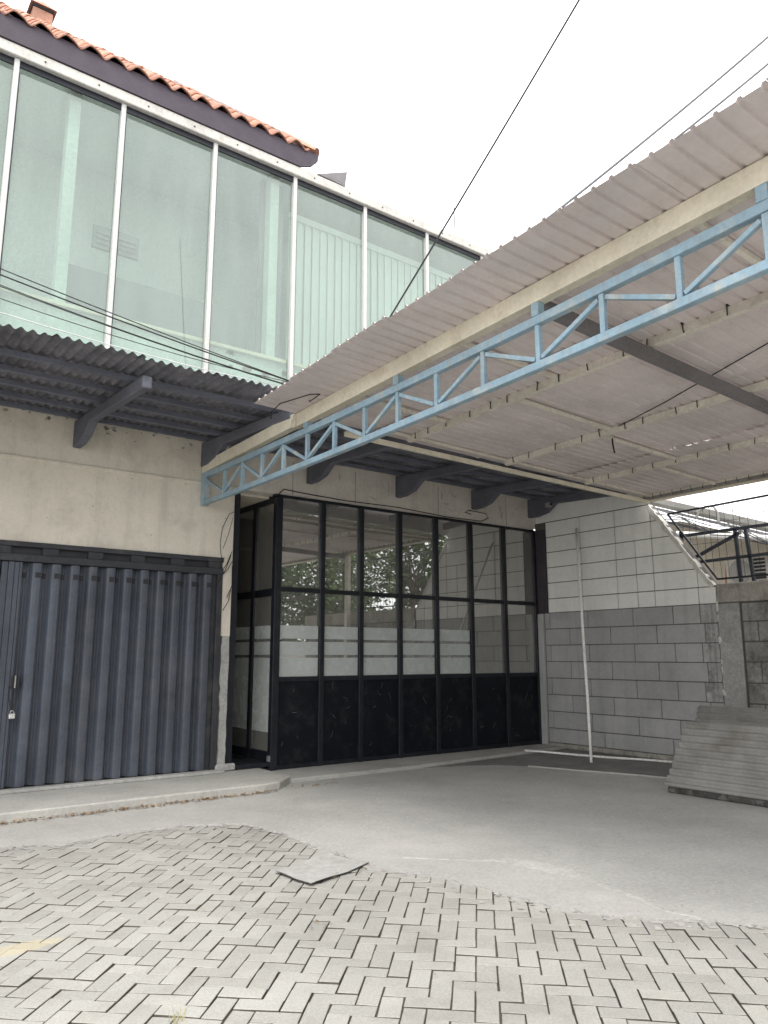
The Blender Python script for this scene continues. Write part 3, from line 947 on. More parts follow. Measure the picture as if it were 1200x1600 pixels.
# ================================================================== CARPORT CANOPY
cn = thing('carport_canopy', 'wide grey carport roof of ribbed metal sheets beside the green glass', 'canopy', (7.0, 3.0, 3.8))
CX0, CX1, CY0, CY1 = 3.47, 10.15, 6.84, -0.55


def zs(x, y):
    c = lerp(0.0365, 0.010, min(1, max(0, (x - 4) / 6)))
    return lerp(4.035, 3.90, (x - 4) / 6.1) + c * (6.9 - y)


RP = 0.127
RIB = [(0.0, 0.0), (0.085, 0.0), (0.094, 0.017), (0.112, 0.017), (0.121, 0.0)]
segs = [(CX0, 5.06), (5.00, 6.66), (6.60, 8.26), (8.20, CX1)]
SW = RP * 6
ny = int(math.ceil((CY0 - CY1) / SW))
for si, (xa, xb) in enumerate(segs):
    for j in range(ny):
        y0 = CY0 - j * SW
        prof = []
        for q in range(6):
            for (u, h) in RIB:
                prof.append((y0 - q * RP - u, h))
        prof.append((y0 - 6 * RP - 0.012, 0.0))
        prof = [p for p in prof if p[0] > CY1 - 0.05]
        dz = -0.006 * (si % 2) - 0.0025 * (j % 2) + rnd(-.0015, .0015)
        sag = rnd(-0.006, 0.004)
        xa_ = xa + rnd(-0.03, 0.03)
        m = MB()
        nx = 9
        BB = [0, 0.02, 0.06, 0.3, 0.5, 0.7, 0.94, 0.98, 1]
        dr = [(rnd(0.004, 0.016) if si % 2 else 0.0) for _ in prof]
        def shp(a, b, th):
            i_ = round(a * (len(prof) - 1))
            bb = BB[round(b * (nx - 1))]
            x_ = lerp(xa_, xb, bb)
            e_ = max(0, 1 - min(bb, 1 - bb) / 0.06)
            return (x_, prof[i_][0], zs(x_, prof[i_][0]) + prof[i_][1] + dz + th + sag * math.sin(math.pi * bb) - dr[i_] * e_)
        for th in (0, 0.003):
            m.grid(len(prof), nx, lambda a, b, th=th: shp(a, b, th))
        m.build('roof_sheet', 'canopy', cn)
# edge channel resting over the truss
def channel(m, p0, p1, h, w, t=0.006):
    p0, p1 = Vector(p0), Vector(p1)
    m.bar(p0, p1, t, h)
    for dz in (-h / 2 + t / 2, h / 2 - t / 2):
        m.bar(p0 + Vector((w / 2 + t / 2, 0, dz)), p1 + Vector((w / 2 + t / 2, 0, dz)), w, t)
        m.bar(p0 + Vector((w, 0, dz * 0.84)), p1 + Vector((w, 0, dz * 0.84)), t, 0.03)


m = MB()
channel(m, (4.0, 6.82, 3.9604), (4.0, CY1, 4.2294), 0.145, 0.075)
eb = m.build('edge_beam', 'creamsteel', cn)
m = MB()
channel(m, (3.985, 9.17, 3.895), (3.985, 6.90, 3.965), 0.135, 0.075)
m.build('edge_beam', 'creamsteel', cn)
MB().box(3.98, 4.07, 6.83, 6.89, 3.885, 4.035).build('splice_plate', 'creamsteel', cn, bevel=0.004)
# purlins with J-bolts
hkm = MB().add(*(lambda: ([], []))())
hkm.bar((0, 0, 0.035), (0, 0, -0.055), 0.007, 0.007).bar((0, 0, -0.052), (0.025, 0, -0.052), 0.007, 0.007).bar((-0.012, 0, 0.030), (0.014, 0, 0.030), 0.02, 0.012)
hkme = hkm.mesh('hook', 'hook')
for px_ in (5.41, 7.0, 8.58):
    m = MB()
    pts_ = [(px_, y, zs(px_, y)) for y in (6.70, 5.2, 3.6, 1.9, CY1 + 0.05)]
    for a, b in zip(pts_[:-1], pts_[1:]):
        a, b = Vector(a), Vector(b)
        m.bar(a - Vector((0, 0, 0.042)), b - Vector((0, 0, 0.042)), 0.006, 0.07)
        m.bar(a - Vector((-0.03, 0, 0.074)), b - Vector((-0.03, 0, 0.074)), 0.054, 0.006)
        m.bar(a - Vector((-0.03, 0, 0.012)), b - Vector((-0.03, 0, 0.012)), 0.054, 0.006)
    pu = m.build('purlin', 'purlin', cn)
    y = 6.55
    while y > 0.5:
        link('hook', hkme, pu, loc=(px_ - 0.012, y, zs(px_, y) - 0.02), rot=(rnd(-.15, .15), 0, rnd(-.2, .2)))
        y -= rnd(0.22, 0.42)
# rafters across
def rafter(name, m_, x0, x1, y, w, h, drop):
    MB().bar((x0, y, zs(x0, y) - drop), (x1, y, zs(x1, y) - drop), w, h).build(name, m_, cn, bevel=0.003)


rafter('rafter', 'darkrafter', 4.08, 10.1, 3.50, 0.07, 0.10, 0.15)
rafter('rafter', 'darkrafter', 4.08, 10.1, 0.30, 0.07, 0.10, 0.15)
for (x0, x1, y) in ((5.47, 6.94, 5.05), (4.08, 5.35, 5.98), (7.07, 8.5, 5.25), (8.65, 10.0, 5.6), (5.47, 6.94, 2.35), (4.08, 5.35, 2.32), (7.07, 8.5, 2.4), (4.08, 5.35, 4.45), (8.65, 10.0, 3.0)):
    rafter('tie_bar', 'purlin', x0, x1, y, 0.04, 0.04, 0.045)
m = MB()
m.bar((4.55, 6.72, zs(4.55, 6.72) - 0.145), (10.1, 6.72, zs(10.1, 6.72) - 0.105), 0.045, 0.055)
m.build('end_beam', 'creamsteel', cn, bevel=0.004)
rafter('end_angle', 'purlin', 5.0, 10.05, 6.64, 0.04, 0.03, 0.03)
rafter('end_fascia', 'awnpurlin', CX0 + .1, CX1, CY1 - 0.06, 0.03, 0.72, 0.34)
# added unseen strips blocking sky between carport and awning from the glass reflection
for k in range(10):
    xa, xb = 4.62 + 0.62 * k, 4.62 + 0.62 * (k + 1) + 0.03
    g0, g1 = rnd(0.02, 0.034), rnd(0.02, 0.034)
    MB().add([(xa, 6.80, zs(xa, 6.8) + g0), (xb, 6.80, zs(xb, 6.8) + g1), (xb, 6.775 + .002 * (k % 2), 4.225), (xa, 6.775 + .002 * (k % 2), 4.225),
              (xa, 6.803, zs(xa, 6.8) + g0), (xb, 6.803, zs(xb, 6.8) + g1), (xb, 6.778 + .002 * (k % 2), 4.225), (xa, 6.778 + .002 * (k % 2), 4.225)],
             [(0, 1, 2, 3), (7, 6, 5, 4), (0, 4, 5, 1), (1, 5, 6, 2), (2, 6, 7, 3), (3, 7, 4, 0)]).build('sky_blocker_strip', 'canopy', cn)
# gutter beam along the far side
m = MB()
m.bar((10.10, 6.86, 3.875), (10.10, CY1, 3.935), 0.07, 0.085)
gb = m.build('gutter_beam', 'gutter', cn, bevel=0.005)
MB().bar((10.16, 6.86, 3.82), (10.16, CY1, 3.88), 0.10, 0.022).build('gutter_lip', 'creamsteel', gb)
m = MB()
m.bar((10.06, 6.84, zs(10.06, 6.84) - 0.018), (10.06, CY1, zs(10.06, CY1) - 0.018), 0.05, 0.03)
m.build('gutter_angle', 'purlin', gb)
y = 6.75
while y > 2.5:
    link('hook', hkme, gb, loc=(10.035, y, zs(10.03, y) - 0.015), rot=(rnd(-.2, .2), 0, rnd(-.3, .3)))
    y -= rnd(0.12, 0.22)
for (x, y, h) in ((10.13, 3.6, 3.84), (10.13, -0.4, 3.86)):
    MB().box(x - 0.05, x + 0.05, y - 0.05, y + 0.05, 0.015, h).build('support_post', 'purlin', cn, bevel=0.005)

# ================================================================== BLUE TRUSS
tr = thing('roof_truss', 'long pale blue steel lattice truss carrying the edge of the carport roof', 'truss', (4.0, 9.1, 3.4))


def zb(y):
    t = 9.2 - y
    return 3.44 - 0.0026 * t + 0.0033 * t * t


def zt(y):
    t = 9.2 - y
    return 3.80 - 0.0077 * t + 0.00359 * t * t


TX = 4.03
yN = CY1 + 0.02
nodes = [9.13, 8.58, 8.10, 7.62, 7.13, 6.64, 6.13, 5.62, 5.12, 4.60, 4.05, 3.49, 2.93, 2.37, 1.83, 1.28, 0.73, 0.18, -0.37]
for nm, fn, wd, ht in (('bottom_chord', zb, 0.06, 0.060), ('top_chord', zt, 0.06, 0.066)):
    m = MB()
    ys_ = [9.17] + nodes[1::2] + [yN]
    rings_ = [[(TX - wd / 2, y, fn(y) - ht / 2), (TX + wd / 2, y, fn(y) - ht / 2), (TX + wd / 2, y, fn(y) + ht / 2), (TX - wd / 2, y, fn(y) + ht / 2)] for y in ys_]
    vs = [p for r_ in rings_ for p in r_]
    fs = [(4 * i + q, 4 * i + (q + 1) % 4, 4 * i + 4 + (q + 1) % 4, 4 * i + 4 + q) for i in range(len(ys_) - 1) for q in range(4)]
    fs += [(0, 3, 2, 1), tuple(4 * (len(ys_) - 1) + q for q in range(4))]
    m.add(vs, fs).build(nm, 'blue', tr, bevel=0.004)
MB().box(TX - 0.045, TX + 0.045, 9.10, 9.185, 3.405, 3.86).build('end_post', 'blue', tr, bevel=0.004)
for k, y in enumerate(nodes):
    if y < yN:
        break
    if k:
        MB().box(TX - 0.02, TX + 0.02, y - 0.02, y + 0.02, zb(y) + 0.0305, zt(y) - 0.0335).build('vertical', 'blue', tr, bevel=0.003)
    if k + 1 < len(nodes) and nodes[k + 1] > yN:
        y2 = nodes[k + 1]
        if k % 2 == 0:
            a, b = (TX, y - 0.03, zt(y) - 0.065), (TX, y2 + 0.03, zb(y2) + 0.055)
        else:
            a, b = (TX, y - 0.03, zb(y) + 0.055), (TX, y2 + 0.03, zt(y2) - 0.065)
        MB().bar(a, b, 0.034, 0.036, up=(1, 0, 0)).build('diagonal', 'blue', tr, bevel=0.003)
for y in (6.64, 5.12, 3.49, 1.83, 0.18):
    zt_ = zt(y)
    top = 4.03 + 0.0365 * (6.9 - y) - 0.147
    MB().box(TX - 0.035, TX + 0.035, y - 0.035, y + 0.035, zt_ + 0.0335, top).build('stub', 'blue', tr, bevel=0.003)
MB().box(TX - 0.05, TX + 0.05, yN - 0.11, yN - 0.005, 0.015, 4.10).build('column', 'blue', tr, bevel=0.005)

# ================================================================== BLOCK WALL at the far side
WX = 10.30
bw = thing('block_wall', 'block wall painted pale above and grey below under the carport roof', 'wall', (WX, 7.5, 0))
DG = ((6.86, 3.80), (5.90, 2.49))              # sloping broken edge (Y, z)


def clip(poly):
    """keep the side of the sloping edge that belongs to the wall."""
    (ya, za), (yb, zb_) = DG
    def s(p):
        return (p[0] - ya) * (zb_ - za) - (p[1] - za) * (yb - ya)
    out = []
    for i in range(len(poly)):
        p, q = poly[i], poly[(i + 1) % len(poly)]
        sp, sq = s(p), s(q)
        if sp <= 0:
            out.append(p)
        if sp * sq < 0:
            t = sp / (sp - sq)
            out.append((lerp(p[0], q[0], t), lerp(p[1], q[1], t)))
    return out


core = [(9.19, 0), (5.53, 0), (5.53, 2.235), (5.86, 2.235), (5.86, 2.49), (5.90, 2.49), (6.86, 3.80), (6.96, 4.10), (9.19, 4.22)]
MB().prism(core, 0, WX + 0.017, WX + 0.16).build('wall_core', 'mortar', bw)
J = 0.0065


def block(y0, y1, z0, z1, m_, name='block', cl=False):
    poly = [(y0 - J, z0 + J), (y0 - J, z1 - J), (y1 + J, z1 - J), (y1 + J, z0 + J)]
    if cl:
        poly = clip(poly)
        if len(poly) < 3:
            return
        a = 0
        for i in range(len(poly)):
            p, q = poly[i], poly[(i + 1) % len(poly)]
            a += p[0] * q[1] - q[0] * p[1]
        if abs(a) < 0.004:
            return
    e = rnd(-0.0015, 0.0015)
    MB().prism(poly, 0, WX + e, WX + 0.02).build(name, m_, bw, bevel=0.003)


zr = [2.235, 2.475, 2.745, 3.01, 3.275, 3.54, 3.805]
for z0, z1 in zip(zr[:-1], zr[1:]):
    cuts = [8.94, 8.20, 7.51, 7.15, 6.85, 6.14, 5.70]
    if z0 > 3.2:
        cuts = [8.94, 8.20, 7.51, 6.85, 6.14]
    for y0, y1 in zip(cuts[:-1], cuts[1:]):
        if y1 < 5.9 and z0 > 2.3:
            y1 = 5.87
        block(y0, max(y1, 5.87), z0, z1, 'wblock', cl=True)
# smeared render course under the roof
MB().prism([(9.17, 3.815), (9.17, 4.20), (6.98, 4.09), (6.89, 3.815)], 0, WX + 0.004, WX + 0.02).build('render_course', 'wblock', bw)
zg = [0.14] + [2.235 - 0.272 * k for k in range(7, -1, -1)]
zg = [0.10, 0.33, 0.603, 0.875, 1.147, 1.419, 1.691, 1.963, 2.235]
for r_, (z0, z1) in enumerate(zip(zg[:-1], zg[1:])):
    cuts = [9.03, 8.92, 8.12, 7.26, 6.57, 6.14, 5.875] if r_ % 2 else [9.03, 8.5, 7.69, 6.86, 6.08, 5.875]
    if r_ == 0:
        cuts = [9.03, 7.9, 6.7, 5.875]
    for y0, y1 in zip(cuts[:-1], cuts[1:]):
        if y0 - y1 > 0.05:
            block(y0, y1, z0, z1, 'mblock' if y1 < 5.9 and z0 > 0.8 else 'gblock')
MB().box(WX - 0.045, WX + 0.011, 9.035, 9.18, 0.056, 2.225).build('pilaster', 'gblock', bw, bevel=0.006)
MB().box(WX - 0.03, WX + 0.011, 8.945, 9.19, 2.24, 3.69).build('dark_post', 'brown', bw, bevel=0.004)
MB().box(WX - 0.05, WX + 0.011, 5.875, 9.03, 0.016, 0.097).build('plinth', 'oldconc', bw, bevel=0.02)
MB().box(WX - 0.025, WX + 0.011, 5.545, 5.865, 0.0, 2.23).build('column', 'cement', bw, bevel=0.01)
# mould and flaking along the column
m = MB()
m2 = MB()
for k in range(9):
    z = 0.92 + k * 0.155
    n_ = 9
    if k in (1, 4, 6):
        continue
    z += rnd(-0.05, 0.05)
    fw_, fh_ = rnd(0.010, 0.03), rnd(0.03, 0.10)
    m2.prism([(5.853 + fw_ * math.cos(t) * rnd(.5, 1.4), z + 0.05 + fh_ * math.sin(t) * rnd(.5, 1.2)) for t in [2 * math.pi * q / n_ for q in range(n_)]], 0, WX - 0.0300, WX - 0.0265)
m2.build('flaking_render', 'flake', bw)
# broken white edge of the slope
m = MB()
n = 26
pts_ = []
for k in range(n + 1):
    t = k / n
    y, z = lerp(DG[0][0], DG[1][0], t), lerp(DG[0][1], DG[1][1], t)
    pts_.append((y, z))
nrm = Vector((DG[1][1] - DG[0][1], -(DG[1][0] - DG[0][0]))).normalized()
up_ = [(y - nrm.x * -1 * 0 + nrm.x * 0.0 + rnd(-.008, .008), z + rnd(-.008, .008)) for y, z in pts_]
lo = [(y + 0.03 + rnd(0, .035), z - 0.025 - rnd(0, .03)) for y, z in pts_]
m.prism(up_ + lo[::-1], 0, WX - 0.008, WX + 0.10)
m.build('broken_edge', 'flake', bw)

# dirty boundary wall with its coping beam
dw = thing('boundary_wall', 'mould stained old block wall with a weathered concrete beam on top', 'wall', (WX, 4.5, 0))
MB().box(WX + 0.012, WX + 0.16, 1.5, 5.525, 0, 2.23).build('wall_core', 'mortar', dw)
zd = [0.05, 0.33, 0.60, 0.88, 1.15, 1.43, 1.70, 1.97, 2.225]
for r_, (z0, z1) in enumerate(zip(zd[:-1], zd[1:])):
    y = 5.525 if r_ % 2 else 5.525 + 0.2
    while y > 1.7:
        y1 = max(y - 0.41, 1.5)
        ya_ = min(y, 5.525)
        e = rnd(-0.008, 0.006)
        MB().prism([(ya_ - 0.008, z0 + .008), (ya_ - .008, z1 - .008), (y1 + .008, z1 - .008), (y1 + .008, z0 + .008)], 0, WX + e, WX + 0.03).build('block', 'dblock', dw, bevel=0.008)
        y = y1
m = MB()
ys = [5.88 - 0.16 * k for k in range(28)]
for a, b in zip(ys[:-1], ys[1:]):
    pass
MB().box(WX - 0.03, WX + 0.20, 1.5, 5.855, 2.238, 2.505).build('coping_beam', 'oldconc', dw, bevel=0.012)

# ================================================================== WIRE FENCE on the wall
fp = thing('wire_fence_panel', 'black steel framed wire mesh panel above the boundary wall', 'fence panel', (10.42, 5.2, 2.5))
FX = 10.42
FA, FB, FC = (6.62, 3.63), (5.90, 2.585), (3.0, 2.60)
FD = (3.0, 3.72)
for a, b in ((FA, FB), (FB, FC), (FC, FD), (FD, FA)):
    MB().bar((FX, *a), (FX, *b), 0.026, 0.026, up=(1, 0, 0)).build('frame_bar', 'black', fp)
y = 6.50
while y > 3.1:
    z0 = lerp(2.585, 3.63, (y - 5.90) / 0.72) if y > 5.9 else 2.59
    wob = rnd(-0.02, 0.02)
    z1 = lerp(3.63, 3.72, (6.62 - y) / 3.6)
    MB().tube([(FX, y, z0), (FX - 0.01, y + wob, (z0 + z1) / 2), (FX, y + wob * .5, z1)], 0.0032, 4).build('mesh_wire', 'wire', fp)
    y -= 0.112
for z in (2.86, 3.12, 3.40):
    y0 = lerp(5.90, 6.62, (z - 2.585) / 1.045)
    MB().tube([(FX + 0.004, y0, z), (FX + 0.004, 4.6, z + rnd(-.03, .03)), (FX + 0.004, 3.02, z + 0.03)], 0.0028, 4).build('mesh_wire', 'wire', fp)

# ================================================================== NEIGHBOUR beyond the wall
nb = thing('neighbour_building', 'cream neighbour wall with a sloping lean-to roof seen through the mesh panel', 'building', (15.0, 8.0, 0))
MB().prism([(3.0, 0), (16.0, 0), (16.0, 4.6), (9.0, 4.3), (6.3, 3.35), (3.0, 3.35)], 0, 14.6, 14.8).build('wall', 'nbwall', nb)
nr = MB()
for (x0, x1, dz, th) in ((13.2, 16.6, 0, 0.05),):
    nr.prism([(6.0, 3.42), (13.0, 6.0), (13.0, 6.08), (6.0, 3.50)], 0, x0, x1)
nr.build('roof', 'gutter', nb)
MB().bar((13.15, 6.0, 3.38), (13.15, 13.0, 5.96), 0.05, 0.16, up=(1, 0, 0)).build('verge_board', 'darkrafter', nb)
MB().bar((13.10, 6.0, 3.55), (13.10, 13.0, 6.13), 0.10, 0.07, up=(1, 0, 0)).build('verge_cap', 'gutter', nb)
MB().bar((13.4, 6.2, 3.30), (13.4, 12.0, 5.25), 0.05, 0.10, up=(1, 0, 0)).build('eave_rail', 'darkrafter', nb)
MB().tube([(13.0, 8.10, 3.76), (13.0, 6.0, 3.40)], 0.055, 10).build('drain_pipe', 'pvc', nb)
MB().tube([(13.0, 8.10, 3.76), (13.0, 8.12, 3.2), (13.0, 8.12, 0)], 0.05, 8).build('drain_pipe', 'pvc', nb)
stf = thing('steel_rack_frame', 'black steel frame with a diagonal brace standing behind the mesh panel', 'steel frame', (12.5, 6.8, 0))
for a, b in (((7.70, 0), (7.70, 3.70)), ((7.70, 3.12), (5.2, 3.16)), ((7.66, 3.13), (6.62, 3.55)), ((6.64, 2.0), (6.70, 3.62)), ((6.42, 2.4), (6.52, 3.60)), ((7.72, 3.62), (5.2, 3.62))):
    MB().bar((12.5, *a), (12.5, *b), 0.05, 0.05, up=(1, 0, 0)).build('bar', 'black', stf)
for k, y in enumerate((7.05, 6.20)):
    ac = thing('air_conditioner', ('grey outdoor air conditioner unit with dark grille behind the mesh panel' if k == 0 else
                                   'outdoor air conditioner unit beside the black steel frame at the picture edge'), 'air conditioner', (13.6, y, 2.75), 'air conditioner units')
    MB().box(13.45, 13.8, y - 0.40, y + 0.40, 2.72, 3.28).build('casing', 'acwhite', ac, bevel=0.03)
    MB().tube([(13.449, y + 0.13, 3.0), (13.435, y + 0.13, 3.0)], 0.21, 20).build('fan_ring', 'gutter', ac)
    gr = MB()
    for q in range(7):
        gr.box(13.44, 13.449, y - 0.34, y - 0.13, 2.78 + q * 0.065, 2.82 + q * 0.065)
    gr.build('grille', 'acdark', ac)
    MB().box(13.40, 14.6, y - 0.38, y - 0.34, 2.66, 2.715).build('bracket', 'steel', ac)
    MB().box(13.40, 14.6, y + 0.34, y + 0.38, 2.66, 2.715).build('bracket', 'steel', ac)
MB().tube([(13.55, 7.52, 2.2), (13.55, 7.50, 2.9), (13.55, 7.46, 3.2), (13.6, 7.40, 3.3)], 0.03, 8).build('coolant_pipe', 'tile', nb)
hs = [(12.9, 7.62 + 0.0, 3.98), (12.9, 7.55, 4.10), (12.9, 7.42, 4.17), (12.9, 7.28, 4.15), (12.9, 7.2, 4.02), (12.9, 7.2, 3.84)]
tag(MB().tube(hs, 0.022, 6).build('hose_loop', 'gutter'), 'grey hose looped over the verge of the lean-to roof', 'hose')
# loose wires and bare twigs over the lean-to roof
for k in range(3):
    z0 = 4.05 + 0.06 * k
    pts_ = [(12.8, 8.3 - 0.5 * q + 0, z0 - 0.19 * q + 0.05 * math.sin(q * 2.1 + k) + (0.06 if q % 2 else 0)) for q in range(7)]
    tag(MB().tube(pts_, 0.010, 4).build('loose_wire', 'greycable'), ['thin wire drooping along the lean-to verge', 'middle wire tangled over the lean-to verge', 'topmost wire tangled over the lean-to verge'][k], 'cable', 'wires on the lean-to roof')
tw = thing('bare_tree', 'leafless tree with fine grey twigs against the sky behind the mesh panel', 'tree', (20.0, 9.5, 0))
tm, cm_ = MB(), MB()
tm.tube([(20, 9.5, 0), (20.1, 9.4, 2.5), (19.9, 9.6, 4.5)], 0.16, 8, 0.07)


def twigs(p, d, L, r, dep):
    q = p + d * L
    cm_.tube([p, p + d * L * .5 + Vector((rnd(-.05, .05), rnd(-.05, .05), rnd(-.05, .05))), q], r, 4, r * .6)
    if dep:
        for _ in range(3):
            nd = (d + Vector((rnd(-.7, .7), rnd(-.7, .7), rnd(-.35, .6)))).normalized()
            twigs(lerp(p, q, rnd(.45, 1)), nd, L * rnd(.55, .8), r * .55, dep - 1)


for _ in range(6):
    twigs(Vector((19.95, 9.5, rnd(3.2, 4.5))), Vector((rnd(-1, .6), rnd(-1, 1), rnd(.2, 1))).normalized(), rnd(0.9, 1.4), 0.03, 4)
tm.build('trunk', 'bark', tw)
cm_.build('crown', 'twig', tw)

# ================================================================== LOOSE THINGS
# white pipe leaning on the wall
tag(MB().tube([(9.19, 7.30, 0.03), (9.46, 7.53, 0.95), (9.75, 7.79, 1.92), (10.02, 8.02, 2.85), (10.245, 8.22, 3.60)], 0.021, 10).build('leaning_pipe', 'pvc', smooth=True),
    'long thin white pipe leaning against the block wall', 'pipe')
tag(MB().tube([(9.30, 8.66, 0.062), (9.45, 8.42, 0.055), (9.62, 8.0, 0.042), (9.82, 7.5, 0.035), (10.02, 7.0, 0.035), (10.12, 6.6, 0.036), (10.16, 5.9, 0.035)], 0.017, 8).build('floor_conduit', 'pvc', smooth=True),
    'thin white conduit lying along the foot of the block wall', 'conduit')
# old corrugated sheets propped against the wall
def sheet(x0, z0, x1, z1, y0, y1, label, layers=1, th=0.007, per_=0.085, amp=0.018, skew=0.0):
    L = math.hypot(x1 - x0, z1 - z0)
    nx, nz = -(z1 - z0) / L, (x1 - x0) / L
    m = MB()
    for q in range(layers):
        o_ = q * 0.016
        n = int(L / per_ * 8)
        for t_ in (0, th):
            m.grid(n, 6, lambda a, b: (lerp(x0, x1, a) + nx * (amp * math.sin(2 * math.pi * a * L / per_) + t_ + 0.0) + o_ * 0.9,
                                       lerp(y0 + skew * a + 0.01 * q, y1, b),
                                       lerp(z0, z1, a) + nz * (amp * math.sin(2 * math.pi * a * L / per_) + t_)))
        # closed ends
    o = m.build('corrugated_sheet', 'asbestos', smooth=True)
    tag(o, label, 'roofing sheet', 'old corrugated sheets by the wall')
    return o


sheet(8.02, 0.075, 8.46, 0.745, 5.36, 2.7, 'big grey corrugated sheet at the front of the leaning pile', 1, skew=-0.05)
sheet(8.55, 0.03, 8.95, 0.70, 5.42, 2.7, 'corrugated sheet hidden second in the leaning pile')
sheet(9.05, 0.03, 9.45, 0.70, 5.60, 2.7, 'corrugated sheet third in the leaning pile')
sheet(9.78, 0.03, 10.235, 0.835, 6.215, 3.4, 'brown stained corrugated sheet rearmost, resting against the grey wall')
tag(MB().box(7.985, 8.09, 2.7, 5.31, 0.012, 0.075).build('timber_bearer', 'mould', bevel=0.01), 'dark weathered timber bearer under the front corrugated sheet', 'timber')

# flattened cardboard on the pavers
cp = [(2.88, 5.08), (2.92, 4.69), (3.05, 4.66), (3.56, 4.88), (3.50, 4.98), (3.42, 5.20), (3.20, 5.22), (3.0, 5.18)]
cg = MB()
nn = 15
def cardz(x, y):
    return 0.014 + 0.005 * math.sin(x * 9 + y * 4) + 0.004 * math.sin(y * 15 - x * 6)
def cmap(u, v):
    a = Vector((2.885, 5.09)) * (1 - u) * (1 - v) + Vector((2.925, 4.66)) * (1 - u) * v + Vector((3.44, 5.24)) * u * (1 - v) + Vector((3.555, 4.87)) * u * v
    j = 0.008 * math.sin(u * 17 + v * 5) * (1 if v in (0, 1) else 0.3)
    x, y = a.x + j, a.y + 0.006 * math.sin(v * 19 + u * 7)
    return x, y
for th in (0, 0.004):
    cg.grid(nn, nn, lambda u, v, th=th: (*cmap(u, v), cardz(*cmap(u, v)) + th + (0.012 if (v < 0.08 and u > 0.5) else 0)))
tag(cg.build('cardboard_sheet', 'card', smooth=True), 'flattened pale grey cardboard sheet lying on the pavers', 'cardboard')

# thin cement splashes and sand feathering over the pavers along the apron edge
m = MB()
for _ in range(520):
    k = random.randrange(len(edge) - 1)
    ex, ey = edge[k]
    if not (0.8 < ex < 5.2 and 1.5 < ey < 7.4):
        continue
    off = -abs(random.gauss(0, 0.10))
    x, y = ex + off * rnd(0.3, 1), ey + off * rnd(0.2, 1)
    s_ = rnd(0.006, 0.026)
    n_ = 9
    rs = [s_ * rnd(.5, 1.3) for _ in range(n_)]
    vs = [(x + r_ * math.cos(6.283 * q / n_), y + r_ * math.sin(6.283 * q / n_), 0.0032) for q, r_ in enumerate(rs)] + [(x, y, 0.0046)]
    m.add(vs, [(q, (q + 1) % n_, n_) for q in range(n_)])
m.build('cement_splashes', 'apron', kind='stuff', label='thin dried cement splashes over the pavers beside the concrete')

# dead leaves along the step, and a few strays
def leaf(m, x, y, z, s):
    a, t1_, t2_ = rnd(0, 6.28), rnd(-.5, .5), rnd(-.5, .5)
    mt = Matrix.Translation((x, y, z)) @ Matrix.Rotation(a, 4, 'Z') @ Matrix.Rotation(t1_, 4, 'X') @ Matrix.Rotation(t2_, 4, 'Y')
    vs = [(-s, 0, 0), (-0.2 * s, -0.38 * s, 0.12 * s), (s, 0, 0.1 * s), (-0.1 * s, 0.4 * s, 0.12 * s)]
    m.add([mt @ Vector(v) for v in vs], [(0, 1, 2), (0, 2, 3)])


m = MB()
for _ in range(950):
    x = rnd(-2.5, 4.55)
    yb_ = 7.93 + 0.09 * (x + 4) / 8.4
    leaf(m, x, yb_ - abs(random.gauss(0, 0.045)) - 0.012, rnd(0.016, 0.034), rnd(0.012, 0.03))
for _ in range(60):
    leaf(m, rnd(4.5, 5.6), rnd(8.0, 8.38), 0.018, rnd(.012, .025))
for _ in range(16):
    leaf(m, random.gauss(3.40, 0.10), random.gauss(4.76, .05), 0.014, rnd(.012, .03))
for _ in range(14):
    leaf(m, random.gauss(2.6, .05), random.gauss(4.0, .05), 0.012, rnd(.008, .02))
for _ in range(40):
    leaf(m, rnd(3.9, 4.9), rnd(2.3, 3.3) if False else rnd(2.5, 3.2), 0.02, rnd(.005, .012))
for _ in range(45):
    leaf(m, rnd(0.8, 4.6), rnd(2.2, 7.4), 0.012, rnd(.004, .014))
m.build('dry_leaves', 'dead', kind='stuff', label='dry brown leaves drifted along the foot of the step')
m = MB()
for _ in range(1500):                          # grit on the apron
    x, y = rnd(3.6, 9.5), rnd(2.4, 8.2)
    s = rnd(.002, .006)
    if in_poly(x, y, apoly):
        m.add([(x - s, y - s, .0105), (x + s, y - s * .6, .0105), (x + s * .7, y + s, .0105), (x - s * .8, y + s * .7, .0105), (x, y, .0105 + s * 1.1)],
              [(0, 1, 4), (1, 2, 4), (2, 3, 4), (3, 0, 4)])
m.build('grit', 'ridge', kind='stuff', label='loose pale grit scattered on the concrete')
m = MB()
TUFT = (1.46, 3.37)
for _ in range(22):                            # tuft in a joint near the camera
    x, y = TUFT[0] + rnd(-.03, .03), TUFT[1] + rnd(-.03, .03)
    dx, dy, h = rnd(-.03, .03), rnd(-.03, .03), rnd(.02, .075)
    m.add([(x - .0015, y, -0.01), (x + .0015, y, -0.01), (x + dx * .5 + .0012, y + dy * .5, h * .65), (x + dx * .5 - .0012, y + dy * .5, h * .65), (x + dx, y + dy, h)],
          [(0, 1, 2, 3), (3, 2, 4)])
tag(m.build('grass_tuft', 'grassdry'), 'small dry grass tuft growing between the near pavers', 'grass tuft')

# ------------------------------------------------------------------ cables
def sagline(a, b, sag, n=14, wob=0.0):
    a, b = Vector(a), Vector(b)
    return [a.lerp(b, k / n) - Vector((0, 0, sag * 4 * (k / n) * (1 - k / n))) + Vector((0, rnd(-wob, wob), rnd(-wob, wob))) for k in range(n + 1)]


